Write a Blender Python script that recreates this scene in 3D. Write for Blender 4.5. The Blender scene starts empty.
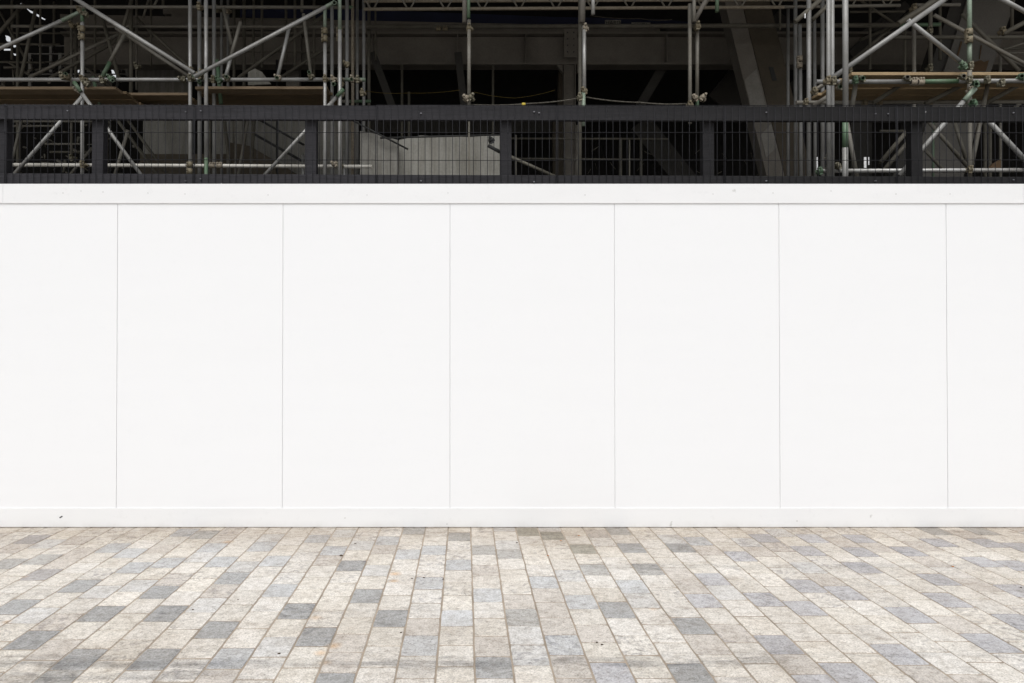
import bpy, bmesh, math, random
from mathutils import Vector, Matrix
random.seed(7)
R = math.radians
scene = bpy.context.scene
col = scene.collection

# ------------------------------------------------------------------ camera
F, CX, CY, PITCH, H = 760.0, 465.0, 327.0, R(0.6), 1.67
cam_d = bpy.data.cameras.new('camera'); cam = bpy.data.objects.new('camera', cam_d); col.objects.link(cam)
cam.location = (0, 0, H); cam.rotation_euler = (R(90) + PITCH, 0, 0)
cam_d.sensor_width = 36; cam_d.lens = F / 1024 * 36
cam_d.shift_x = (512 - CX) / 1024; cam_d.shift_y = -(341.5 - CY) / 1024
cam_d.clip_end = 2000; cam_d.clip_start = 0.05
scene.camera = cam
def P(px, py, Y):
    """point of the place seen at a pixel of the photograph and standing Y metres away"""
    u, v = (px - CX) / F, (CY - py) / F
    d = Vector((u, math.cos(PITCH) - v * math.sin(PITCH), math.sin(PITCH) + v * math.cos(PITCH)))
    return Vector((0, 0, H)) + d * (Y / d.y)
def G(px, py):
    u, v = (px - CX) / F, (CY - py) / F
    d = Vector((u, math.cos(PITCH) - v * math.sin(PITCH), math.sin(PITCH) + v * math.cos(PITCH)))
    t = -H / d.z
    return d.x * t, d.y * t

# ------------------------------------------------------------------ materials
def newmat(name):
    m = bpy.data.materials.new(name); m.use_nodes = True
    nt = m.node_tree; b = nt.nodes['Principled BSDF']
    return m, nt, b
def nd(nt, t, **k):
    n = nt.nodes.new(t)
    for a, v in k.items(): setattr(n, a, v)
    return n
def rgb(c): return (c[0], c[1], c[2], 1)
def noise(nt, scale, detail=4, rough=.55, vec=None, dist=0):
    n = nd(nt, 'ShaderNodeTexNoise'); n.inputs['Scale'].default_value = scale
    n.inputs['Detail'].default_value = detail; n.inputs['Roughness'].default_value = rough
    n.inputs['Distortion'].default_value = dist
    if vec: nt.links.new(vec, n.inputs['Vector'])
    return n
def ramp(nt, fac, stops):
    r = nd(nt, 'ShaderNodeValToRGB'); e = r.color_ramp.elements
    e[0].position, e[0].color = stops[0][0], rgb(stops[0][1]); e[1].position, e[1].color = stops[-1][0], rgb(stops[-1][1])
    for p, c in stops[1:-1]:
        x = e.new(p); x.color = rgb(c)
    nt.links.new(fac, r.inputs['Fac']); return r
def mixc(nt, fac, a, b, mode='MIX'):
    m = nd(nt, 'ShaderNodeMix', data_type='RGBA', blend_type=mode)
    for s, v in ((0, fac), (6, a), (7, b)):
        if isinstance(v, (int, float)): m.inputs[s].default_value = v
        elif isinstance(v, tuple): m.inputs[s].default_value = rgb(v)
        else: nt.links.new(v, m.inputs[s])
    return m.outputs[2]
def math_(nt, op, a, b=None, c=None, clamp=False):
    m = nd(nt, 'ShaderNodeMath', operation=op, use_clamp=clamp)
    for i, v in enumerate((a, b, c)):
        if v is None: continue
        if isinstance(v, (int, float)): m.inputs[i].default_value = v
        else: nt.links.new(v, m.inputs[i])
    return m.outputs[0]
def bump(nt, b, h, strength=.3, dist=.01):
    n = nd(nt, 'ShaderNodeBump'); n.inputs['Strength'].default_value = strength; n.inputs['Distance'].default_value = dist
    nt.links.new(h, n.inputs['Height']); nt.links.new(n.outputs[0], b.inputs['Normal'])
def simple(name, base, var=None, scale=6, rough=.6, metal=0, bumps=.15, scale2=60, stops=(.35, .68)):
    m, nt, b = newmat(name)
    tc = nd(nt, 'ShaderNodeTexCoord')
    n1 = noise(nt, scale, 6, .6, tc.outputs['Object']); n2 = noise(nt, scale2, 3, .6, tc.outputs['Object'])
    var = var or tuple(x * .75 for x in base)
    r = ramp(nt, n1.outputs['Fac'], [(stops[0], var), (stops[1], base)])
    c = mixc(nt, .25, r.outputs[0], ramp(nt, n2.outputs['Fac'], [(.3, tuple(x * .6 for x in base)), (.7, tuple(min(1, x * 1.3) for x in base))]).outputs[0])
    nt.links.new(c, b.inputs['Base Color'])
    b.inputs['Roughness'].default_value = rough; b.inputs['Metallic'].default_value = metal
    if bumps: bump(nt, b, n2.outputs['Fac'], bumps, .004)
    return m
M = {}
M['galv'] = simple('galvanised_steel', (.42, .42, .41), (.27, .26, .24), 5, .42, .35, .1, 90)
M['galv_mid'] = simple('matt_galvanised_steel', (.25, .25, .245), (.17, .165, .15), 5, .5, .2, .1, 90)
M['galv_l'] = simple('pale_galvanised_steel', (.60, .58, .53), (.42, .40, .35), 5, .5, .1, .1, 90)
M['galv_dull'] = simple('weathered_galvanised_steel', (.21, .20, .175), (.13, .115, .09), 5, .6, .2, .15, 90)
M['galv_dark'] = simple('dark_steel', (.14, .13, .105), (.075, .068, .052), 4, .7, .1, .15, 60)  # darkest of the steels, mostly for the rear tubes
M['green'] = simple('green_painted_steel', (.065, .135, .07), (.12, .145, .105), 9, .55, .1, .1, 60)
M['paleg'] = simple('pale_green_worn_steel', (.22, .29, .22), (.18, .19, .155), 7, .5, .2, .1, 60)
M['rust'] = simple('rusty_clamp_steel', (.13, .10, .06), (.22, .20, .14), 30, .7, .2, .3, 120)
M['clamp'] = simple('zinc_clamp_steel', (.22, .205, .15), (.10, .085, .055), 30, .55, .4, .3, 120)
M['cream'] = simple('cream_worn_sleeve', (.30, .26, .20), (.18, .15, .11), 30, .6, .1, .3, 90)
M['beam'] = simple('dusty_grey_steel', (.165, .15, .13), (.12, .108, .09), 2.2, .8, 0, .1, 40)
M['beam_d'] = simple('dark_grey_steel', (.048, .045, .04), (.03, .028, .024), 2.2, .8, 0, .1, 40)
M['patch'] = simple('light_grey_finish', (.23, .22, .20), (.17, .16, .14), 4, .9, 0, .2, 40)
M['patch_d'] = simple('dark_mortar', (.14, .132, .12), (.10, .095, .085), 2, .9, 0, .2, 40)
M['concrete'] = simple('pale_concrete', (.35, .34, .305), (.24, .232, .205), 1.8, .9, 0, .2, 30)
M['concrete_m'] = simple('mid_concrete', (.24, .233, .21), (.17, .163, .145), 1.8, .9, 0, .2, 30)
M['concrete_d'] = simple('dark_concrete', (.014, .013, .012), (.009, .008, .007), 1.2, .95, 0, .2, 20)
for k_ in ('concrete', 'concrete_m'):
    nt_ = M[k_].node_tree; b_ = nt_.nodes['Principled BSDF']; src_ = b_.inputs['Base Color'].links[0].from_socket
    tc_ = nd(nt_, 'ShaderNodeTexCoord'); mp_ = nd(nt_, 'ShaderNodeMapping'); mp_.inputs['Scale'].default_value = (6, 6, .6); nt_.links.new(tc_.outputs['Object'], mp_.inputs[0])
    st_ = ramp(nt_, noise(nt_, 1.6, 6, .7, mp_.outputs[0], .5).outputs['Fac'], [(.4, (1, 1, 1)), (.58, (0, 0, 0))])
    nt_.links.new(mixc(nt_, math_(nt_, 'MULTIPLY', st_.outputs[0], .7), src_, mixc(nt_, 1, src_, (.62, .6, .56), 'MULTIPLY')), b_.inputs['Base Color'])
M['brown'] = simple('brown_hardboard', (.075, .061, .042), (.05, .041, .028), 3, .85, 0, .1, 40)
M['rustcoat'] = simple('rust_brown_stain', (.10, .06, .03), (.07, .042, .02), 6, .9, 0, .1, 40)
M['navy'] = simple('navy_sheeting', (.008, .012, .045), (.005, .008, .028), 2, .6, 0, .1, 30)
M['white'] = simple('white_plastic', (.75, .75, .75), (.6, .6, .62), 8, .5, 0, 0)
M['blackplastic'] = simple('black_rubber', (.02, .02, .018), (.012, .012, .012), 8, .6, 0, 0)
M['yellow'] = simple('yellow_plastic', (.14, .10, .015), (.07, .05, .01), 20, .6, 0, 0)
M['yellow_b'] = simple('bright_yellow_plastic', (.5, .38, .03), (.4, .3, .02), 20, .6, 0, 0)
M['cord'] = simple('dirty_cord', (.11, .10, .08), (.05, .045, .035), 20, .8, 0, 0)
M['leafy'] = simple('dead_leaf', (.06, .035, .015), (.025, .02, .012), 60, .9, 0, 0)
M['leafo'] = simple('orange_dead_leaf', (.45, .17, .04), (.25, .10, .03), 60, .9, 0, 0)
M['screw'] = simple('screw_zinc', (.55, .55, .55), (.3, .3, .3), 60, .35, .8, 0)

def timber(name, c1, c2, rough=.8, along='X', bs=.5):
    m, nt, b = newmat(name)
    tc = nd(nt, 'ShaderNodeTexCoord'); mp = nd(nt, 'ShaderNodeMapping')
    mp.inputs['Scale'].default_value = {'X': (1.2, 22, 22), 'Z': (22, 22, 1.2)}[along]
    nt.links.new(tc.outputs['Object'], mp.inputs['Vector'])
    n = noise(nt, 3, 8, .65, mp.outputs[0], 1.2); n2 = noise(nt, 1.3, 3, .5, tc.outputs['Object'])
    r = ramp(nt, n.outputs['Fac'], [(.3, c2), (.68, c1)])
    c = mixc(nt, .35, r.outputs[0], ramp(nt, n2.outputs['Fac'], [(.35, c2), (.65, c1)]).outputs[0])
    nt.links.new(c, b.inputs['Base Color']); b.inputs['Roughness'].default_value = rough
    bump(nt, b, n.outputs['Fac'], bs, .004); return m
M['board'] = timber('scaffold_board_timber', (.26, .185, .105), (.12, .083, .045))
M['board_f'] = timber('pale_edged_board_timber', (.38, .28, .18), (.20, .145, .09))
M['board_new'] = timber('new_board_timber', (.42, .30, .165), (.20, .145, .08))

def black_timber():
    m, nt, b = newmat('black_stained_timber')
    tc = nd(nt, 'ShaderNodeTexCoord'); sx = nd(nt, 'ShaderNodeSeparateXYZ'); nt.links.new(tc.outputs['Object'], sx.inputs[0])
    mp = nd(nt, 'ShaderNodeMapping'); mp.inputs['Scale'].default_value = (1.5, 20, 20)
    nt.links.new(tc.outputs['Object'], mp.inputs['Vector'])
    n = noise(nt, 3, 8, .7, mp.outputs[0], 1.0); n2 = noise(nt, 55, 3, .7, tc.outputs['Object'])
    a = ramp(nt, n.outputs['Fac'], [(.3, (.013, .0125, .0145)), (.7, (.031, .030, .035))])
    a2 = ramp(nt, n.outputs['Fac'], [(.3, (.005, .005, .0055)), (.7, (.012, .0115, .0125))])
    f = math_(nt, 'MULTIPLY_ADD', sx.outputs[0], .26, .22, True)          # the timber gets blacker towards the right
    c = mixc(nt, f, a.outputs[0], a2.outputs[0])
    vo = nd(nt, 'ShaderNodeTexVoronoi'); vo.inputs['Scale'].default_value = 5; nt.links.new(tc.outputs['Object'], vo.inputs['Vector'])
    sp = math_(nt, 'LESS_THAN', vo.outputs['Distance'], .035)
    c = mixc(nt, math_(nt, 'MULTIPLY', sp, .7), c, (.35, .35, .35))
    nt.links.new(c, b.inputs['Base Color']); b.inputs['Roughness'].default_value = .75
    b.inputs['Specular IOR Level'].default_value = .25
    bump(nt, b, n2.outputs['Fac'], .5, .003); return m
M['blackt'] = black_timber()
M['wire'] = simple('dark_coated_wire', (.012, .012, .015), (.008, .008, .010), 9, .8, 0, 0)
M['wire'].node_tree.nodes['Principled BSDF'].inputs['Specular IOR Level'].default_value = .3
M['wire_l'] = simple('bare_zinc_wire', (.22, .22, .24), (.08, .08, .09), 5, .5, .4, 0)

def white_board(name, base, dirty, speck=.03, vs=3.2):
    m, nt, b = newmat(name)
    tc = nd(nt, 'ShaderNodeTexCoord')
    mp = nd(nt, 'ShaderNodeMapping'); mp.inputs['Scale'].default_value = (1, 1, 6); nt.links.new(tc.outputs['Object'], mp.inputs['Vector'])
    n = noise(nt, 1.1, 5, .6, mp.outputs[0]); n2 = noise(nt, 14, 6, .7, tc.outputs['Object'])
    r = ramp(nt, n.outputs['Fac'], [(.35, tuple(x * (1 - dirty) for x in base)), (.6, base)])
    r2 = ramp(nt, n2.outputs['Fac'], [(.28, tuple(x * (1 - dirty * 2.2) for x in base)), (.42, base)])
    c = mixc(nt, .5, r.outputs[0], r2.outputs[0])
    if speck:
        wob = noise(nt, 30, 2, .5, tc.outputs['Object'])
        vv = nd(nt, 'ShaderNodeVectorMath', operation='MULTIPLY_ADD'); nt.links.new(wob.outputs['Color'], vv.inputs[0]); vv.inputs[1].default_value = (.05, .05, .05); nt.links.new(tc.outputs['Object'], vv.inputs[2])
        vo = nd(nt, 'ShaderNodeTexVoronoi'); vo.inputs['Scale'].default_value = vs; nt.links.new(vv.outputs[0], vo.inputs['Vector'])
        sp = ramp(nt, vo.outputs['Distance'], [(speck * .5, (1, 1, 1)), (speck, (0, 0, 0))])
        c = mixc(nt, math_(nt, 'MULTIPLY', sp.outputs[0], .45), c, (.30, .29, .27))
    if speck:
        sz = nd(nt, 'ShaderNodeSeparateXYZ'); nt.links.new(tc.outputs['Object'], sz.inputs[0])
        n5 = noise(nt, 7, 6, .7, tc.outputs['Object'])
        lo = math_(nt, 'MULTIPLY', math_(nt, 'MULTIPLY_ADD', sz.outputs[2], -14, 1.0, True), math_(nt, 'MULTIPLY_ADD', n5.outputs['Fac'], 2.2, -.75, True))
        c = mixc(nt, math_(nt, 'MULTIPLY', lo, .45), c, (.42, .40, .36))
    nt.links.new(c, b.inputs['Base Color']); b.inputs['Roughness'].default_value = .42
    b.inputs['Specular IOR Level'].default_value = .35
    bump(nt, b, n2.outputs['Fac'], .05, .003); return m
M['panel'] = white_board('white_hoarding_laminate', (.768, .775, .788), .012, 0)
M['trim'] = white_board('white_painted_plywood_trim', (.745, .75, .757), .045, .055)

# granite pavers
def paver_mat():
    m, nt, b = newmat('granite_pavers')
    tc = nd(nt, 'ShaderNodeTexCoord'); O = tc.outputs['Object']
    at = nd(nt, 'ShaderNodeAttribute', attribute_name='tint'); ag = nd(nt, 'ShaderNodeAttribute', attribute_name='rnd')
    sr = nd(nt, 'ShaderNodeSeparateColor'); nt.links.new(ag.outputs['Color'], sr.inputs[0])
    off = nd(nt, 'ShaderNodeVectorMath', operation='MULTIPLY_ADD'); nt.links.new(ag.outputs['Color'], off.inputs[0]); off.inputs[1].default_value = (9, 9, 9); nt.links.new(O, off.inputs[2])
    V = off.outputs[0]
    fine = noise(nt, 95, 4, .8, V); fr = ramp(nt, fine.outputs['Fac'], [(.33, (.50, .49, .48)), (.47, (.97, .97, .97)), (.66, (1.26, 1.26, 1.26))])
    c = mixc(nt, 1, at.outputs['Color'], fr.outputs[0], 'MULTIPLY')
    mid = noise(nt, 22, 6, .7, V); mr = ramp(nt, mid.outputs['Fac'], [(.32, (.72, .70, .67)), (.52, (1.0, 1.0, .99)), (.65, (1.08, 1.08, 1.08))])
    c = mixc(nt, 1, c, mr.outputs[0], 'MULTIPLY')
    # grey swirls inside some stones
    sw = noise(nt, 7, 6, .6, V, 3.0); swr = ramp(nt, sw.outputs['Fac'], [(.40, (.9, .9, .9)), (.48, (0, 0, 0))])
    c = mixc(nt, math_(nt, 'MULTIPLY', swr.outputs[0], sr.outputs[0]), c, mixc(nt, 1, c, (.66, .66, .68), 'MULTIPLY'))
    # black mica flecks
    vo = nd(nt, 'ShaderNodeTexVoronoi'); vo.inputs['Scale'].default_value = 75; nt.links.new(V, vo.inputs['Vector'])
    c = mixc(nt, math_(nt, 'MULTIPLY', math_(nt, 'LESS_THAN', vo.outputs['Distance'], .16), .55), c, (.08, .075, .07))
    sp = nd(nt, 'ShaderNodeSeparateXYZ'); nt.links.new(O, sp.inputs[0]); X, Y = sp.outputs[0], sp.outputs[1]
    # wide soft dirt, browner by the hoarding and to the left
    d1 = noise(nt, .9, 5, .65, O); d1r = ramp(nt, d1.outputs['Fac'], [(.42, (0, 0, 0)), (.66, (1, 1, 1))])
    c = mixc(nt, math_(nt, 'MULTIPLY', d1r.outputs[0], .8), c, mixc(nt, 1, c, (.80, .77, .74), 'MULTIPLY'))
    d2 = noise(nt, 3.2, 6, .7, O)
    mps = nd(nt, 'ShaderNodeMapping'); mps.inputs['Scale'].default_value = (2.2, 5, 1); nt.links.new(O, mps.inputs['Vector'])
    d3 = noise(nt, 2.0, 7, .75, mps.outputs[0], 1.5); d3r = ramp(nt, d3.outputs['Fac'], [(.54, (0, 0, 0)), (.66, (1, 1, 1))])
    c = mixc(nt, math_(nt, 'MULTIPLY', d3r.outputs[0], .7), c, mixc(nt, 1, c, (.70, .695, .69), 'MULTIPLY'))
    d4 = noise(nt, 5.5, 5, .7, O, .6); d4r = ramp(nt, d4.outputs['Fac'], [(.36, (1, 1, 1)), (.46, (0, 0, 0))])
    c = mixc(nt, math_(nt, 'MULTIPLY', d4r.outputs[0], .6), c, mixc(nt, 1, c, (.80, .77, .74), 'MULTIPLY'))
    wv = nd(nt, 'ShaderNodeVectorMath', operation='MULTIPLY_ADD'); nt.links.new(d4.outputs['Color'], wv.inputs[0]); wv.inputs[1].default_value = (.06, .06, .06); nt.links.new(O, wv.inputs[2])
    gv = nd(nt, 'ShaderNodeTexVoronoi'); gv.inputs['Scale'].default_value = 5.5; nt.links.new(wv.outputs[0], gv.inputs['Vector'])
    gr = ramp(nt, gv.outputs['Distance'], [(.035, (1, 1, 1)), (.075, (0, 0, 0))])
    c = mixc(nt, math_(nt, 'MULTIPLY', gr.outputs[0], .5), c, mixc(nt, 1, c, (.50, .48, .46), 'MULTIPLY'))
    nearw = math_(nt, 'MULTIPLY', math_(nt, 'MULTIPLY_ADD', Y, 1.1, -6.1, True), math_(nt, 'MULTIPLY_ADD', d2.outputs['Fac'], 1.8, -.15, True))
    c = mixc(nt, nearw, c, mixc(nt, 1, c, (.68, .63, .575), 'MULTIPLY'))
    # dark tyre grime bands across the paving
    mpb = nd(nt, 'ShaderNodeMapping'); mpb.inputs['Scale'].default_value = (1.1, 5, 1); nt.links.new(O, mpb.inputs['Vector'])
    g = noise(nt, 2.2, 7, .7, mpb.outputs[0], .8)
    yw = math_(nt, 'ADD', Y, math_(nt, 'MULTIPLY_ADD', g.outputs['Fac'], .42, -.21))
    for yc, w, s, x0, x1 in ((3.885, .07, .8, -2.9, 1.9), (3.72, .06, .8, -2.9, -.9), (3.99, .04, .35, .4, 3.4), (5.5, .12, .4, .6, 4.0), (4.62, .05, .28, -2.2, .4)):
        bd = math_(nt, 'SUBTRACT', 1, math_(nt, 'DIVIDE', math_(nt, 'ABSOLUTE', math_(nt, 'SUBTRACT', yw, yc)), w), None, True)
        xm = math_(nt, 'MULTIPLY', math_(nt, 'MULTIPLY_ADD', X, 2.0, -2.0 * x0, True), math_(nt, 'MULTIPLY_ADD', X, -2.0, 2.0 * x1, True))
        k = math_(nt, 'MULTIPLY', math_(nt, 'MULTIPLY', bd, xm), math_(nt, 'MULTIPLY', math_(nt, 'MULTIPLY_ADD', d2.outputs['Fac'], 2.6, -.55, True), s))
        c = mixc(nt, k, c, mixc(nt, 1, c, (.42, .43, .45), 'MULTIPLY'))
    jn = noise(nt, 13, 5, .75, O, .5); jr = ramp(nt, jn.outputs['Fac'], [(.30, (1, 1, 1)), (.39, (0, 0, 0))])
    c = mixc(nt, math_(nt, 'MULTIPLY', jr.outputs[0], .75), c, mixc(nt, 1, c, (.66, .63, .60), 'MULTIPLY'))
    # little rust stains
    for px, py, r_, s in ((395, 574, .05, .7), (394, 581, .04, .6), (333, 646, .055, .7), (321, 653, .05, .6), (316, 618, .05, .45), (7, 622, .035, .6), (25, 577, .03, .4), (228, 542, .05, .5), (653, 609, .035, .4), (325, 663, .04, .4)):
        gx, gy = G(px, py)
        dv = nd(nt, 'ShaderNodeVectorMath', operation='DISTANCE'); nt.links.new(O, dv.inputs[0]); dv.inputs[1].default_value = (gx, gy, 0)
        k = math_(nt, 'SUBTRACT', math_(nt, 'MULTIPLY_ADD', d2.outputs['Fac'], 1.2, .5), math_(nt, 'DIVIDE', dv.outputs['Value'], r_), None, True)
        c = mixc(nt, math_(nt, 'MULTIPLY', k, s), c, mixc(nt, 1, c, (1.0, .68, .38), 'MULTIPLY'))
    nt.links.new(c, b.inputs['Base Color']); b.inputs['Roughness'].default_value = .78
    b.inputs['Specular IOR Level'].default_value = .3
    bump(nt, b, math_(nt, 'ADD', mid.outputs['Fac'], math_(nt, 'MULTIPLY', fine.outputs['Fac'], .4)), .35, .004)
    return m
M['paver'] = paver_mat()
M['sand'] = simple('joint_sand', (.37, .31, .245), (.19, .155, .12), 3, .95, 0, .4, 150)
def far_ground():
    m, nt, b = newmat('distant_paved_ground')
    tc = nd(nt, 'ShaderNodeTexCoord'); br = nd(nt, 'ShaderNodeTexBrick')
    mp = nd(nt, 'ShaderNodeMapping'); mp.inputs['Rotation'].default_value = (0, 0, R(90)); nt.links.new(tc.outputs['Object'], mp.inputs[0]); nt.links.new(mp.outputs[0], br.inputs['Vector'])
    br.inputs['Color1'].default_value = (.40, .37, .33, 1); br.inputs['Color2'].default_value = (.30, .29, .28, 1); br.inputs['Mortar'].default_value = (.25, .21, .16, 1)
    br.inputs['Scale'].default_value = 1; br.inputs['Brick Width'].default_value = .26; br.inputs['Row Height'].default_value = .192; br.inputs['Mortar Size'].default_value = .006
    n = noise(nt, 1.5, 6, .65, tc.outputs['Object'])
    nt.links.new(mixc(nt, .5, br.outputs[0], ramp(nt, n.outputs['Fac'], [(.3, (.25, .23, .20)), (.7, (.42, .39, .35))]).outputs[0]), b.inputs['Base Color'])
    b.inputs['Roughness'].default_value = .85; return m
M['farground'] = far_ground()

# ------------------------------------------------------------------ mesh helpers
def link(name, bm, mat, parent=None, smooth=False):
    me = bpy.data.meshes.new(name); bm.normal_update(); bm.to_mesh(me); bm.free()
    if smooth:
        for p in me.polygons: p.use_smooth = True
    mats = mat if isinstance(mat, (list, tuple)) else [mat]
    for x in mats: me.materials.append(x)
    o = bpy.data.objects.new(name, me); col.objects.link(o)
    if parent: o.parent = parent
    return o
def empty(name, label, cat, group=None, loc=(0, 0, 0)):
    o = bpy.data.objects.new(name, None); col.objects.link(o); o.location = loc; o.empty_display_size = .2
    tag(o, label, cat, group); return o
def tag(o, label, cat=None, group=None, kind=None):
    o['label'] = label
    if cat: o['category'] = cat
    if group: o['group'] = group
    if kind: o['kind'] = kind
    return o
def box(bm, x0, x1, y0, y1, z0, z1, bev=0):
    r = bmesh.ops.create_cube(bm, size=1); vs = r['verts']
    for v in vs:
        v.co = Vector((x0 if v.co.x < 0 else x1, y0 if v.co.y < 0 else y1, z0 if v.co.z < 0 else z1))
    if bev:
        es = list({e for v in vs for e in v.link_edges})
        bmesh.ops.bevel(bm, geom=es, offset=bev, segments=2, affect='EDGES', profile=.5)
def obox(bm, c, ax, ay, az):
    """oriented box: centre and three half-axis vectors"""
    vs = [bm.verts.new(c + ax * i + ay * j + az * k) for i in (-1, 1) for j in (-1, 1) for k in (-1, 1)]
    for f in ((0, 1, 3, 2), (4, 6, 7, 5), (0, 4, 5, 1), (2, 3, 7, 6), (0, 2, 6, 4), (1, 5, 7, 3)):
        bm.faces.new([vs[i] for i in f])
def tube(bm, a, b, r, seg=12, wall=.0045):
    """open-ended hollow scaffold tube"""
    a, b = Vector(a), Vector(b); d = (b - a).normalized()
    s = d.orthogonal().normalized(); t = d.cross(s)
    ri = max(r - wall, r * .7)
    rings = []
    for p, rr in ((a, ri), (a, r), (b, r), (b, ri)):
        rings.append([bm.verts.new(p + (s * math.cos(k * 2 * math.pi / seg) + t * math.sin(k * 2 * math.pi / seg)) * rr) for k in range(seg)])
    for q in range(4):
        A, B = rings[q], rings[(q + 1) % 4]
        for k in range(seg):
            f = bm.faces.new((A[k], A[(k + 1) % seg], B[(k + 1) % seg], B[k])); f.smooth = q in (1, 3)
def rod(bm, a, b, r, seg=5):
    a, b = Vector(a), Vector(b); d = (b - a).normalized(); s = d.orthogonal().normalized(); t = d.cross(s)
    A = [bm.verts.new(a + (s * math.cos(k * 2 * math.pi / seg) + t * math.sin(k * 2 * math.pi / seg)) * r) for k in range(seg)]
    B = [bm.verts.new(b + (s * math.cos(k * 2 * math.pi / seg) + t * math.sin(k * 2 * math.pi / seg)) * r) for k in range(seg)]
    for k in range(seg):
        f = bm.faces.new((A[k], A[(k + 1) % seg], B[(k + 1) % seg], B[k])); f.smooth = True
    bm.faces.new(A[::-1]); bm.faces.new(B)
def polyrod(bm, pts, r, seg=5):
    for a, b in zip(pts, pts[1:]): rod(bm, a, b, r, seg)
def prism(bm, pts, back):
    """extrude an outline (list of 3-D points) by vector back"""
    A = [bm.verts.new(p) for p in pts]; B = [bm.verts.new(Vector(p) + back) for p in pts]
    bm.faces.new(A); bm.faces.new(B[::-1]); n = len(A)
    for k in range(n): bm.faces.new((A[k], B[k], B[(k + 1) % n], A[(k + 1) % n]))

# ------------------------------------------------------------------ ground and paving
bm = bmesh.new(); bmesh.ops.create_grid(bm, x_segments=1, y_segments=1, size=400)
g = link('ground', bm, M['farground']); g.location = (0, 0, -.03); tag(g, 'wide grey paved ground reaching far past the hoarding', kind='structure')
D = 6.61
PX0, PX1, PY0, PY1 = -8.4, 8.8, .6, 6.66
bm = bmesh.new(); box(bm, PX0 - .05, PX1 + .05, PY0, PY1, -.026, -.0021)
g = link('paving_bed', bm, M['sand']); tag(g, 'sandy joint bed under the granite setts', kind='structure')

D_, B_, Md = 'D', 'B', 'M'
darks = []
def addk(x0, L):
    for zx, zy, k in L: darks.append((x0 + zx / 4, 523 + zy / 4, k))
addk(0, [(135,66,'P'),(45,162,'M'),(165,145,'M'),(175,206,'P'),(315,252,'D'),(70,335,'D'),(460,100,'B'),(530,120,'B'),(545,178,'B'),(680,158,'B'),(640,275,'D'),(405,362,'D'),(655,362,'D'),(120,468,'D'),(300,548,'D'),(605,545,'D'),(870,425,'D'),(930,220,'D'),(885,155,'B'),(850,98,'B'),(825,47,'M'),(745,38,'B'),(915,540,'B'),(245,640,'M')])
addk(256, [(40,95,'B'),(80,152,'B'),(250,62,'B'),(315,110,'B'),(90,268,'B'),(160,352,'D'),(240,455,'D'),(385,170,'D'),(445,292,'D'),(540,382,'D'),(530,70,'B'),(610,125,'B'),(712,108,'B'),(695,240,'B'),(655,490,'B'),(630,30,'M'),(815,55,'M'),(815,167,'B'),(910,108,'M'),(995,123,'M'),(928,288,'B'),(805,380,'B'),(955,575,'D'),(1064,378,'M'),(310,645,'D')])
addk(512, [(60,35,'O'),(165,50,'O'),(425,32,'M'),(280,103,'O'),(480,100,'D'),(325,186,'M'),(545,185,'M'),(680,98,'D'),(745,72,'B'),(130,235,'B'),(280,315,'B'),(485,255,'B'),(420,348,'D'),(205,488,'B'),(720,410,'D'),(765,310,'V'),(805,225,'V'),(920,133,'V'),(400,605,'V'),(705,605,'D'),(985,305,'V'),(1084,485,'V'),(1010,60,'V')])
addk(768, [(175,62,'V'),(165,112,'V'),(365,62,'V'),(370,115,'V'),(380,178,'V'),(150,252,'V'),(310,280,'V'),(145,340,'V'),(305,600,'V'),(525,525,'V'),(580,368,'V'),(725,308,'V'),(690,225,'V'),(570,113,'V'),(680,78,'V'),(880,480,'V'),(860,155,'V'),(860,80,'V'),(985,270,'V'),(980,395,'V'),(980,170,'V'),(990,95,'V'),(850,32,'M'),(650,32,'M'),(230,650,'V')])
TINT = {'D': (.345, .345, .345), 'B': (.475, .478, .485), 'M': (.40, .39, .375), 'P': (.345, .33, .325), 'O': (.36, .345, .30), 'V': (.43, .425, .44)}
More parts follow.
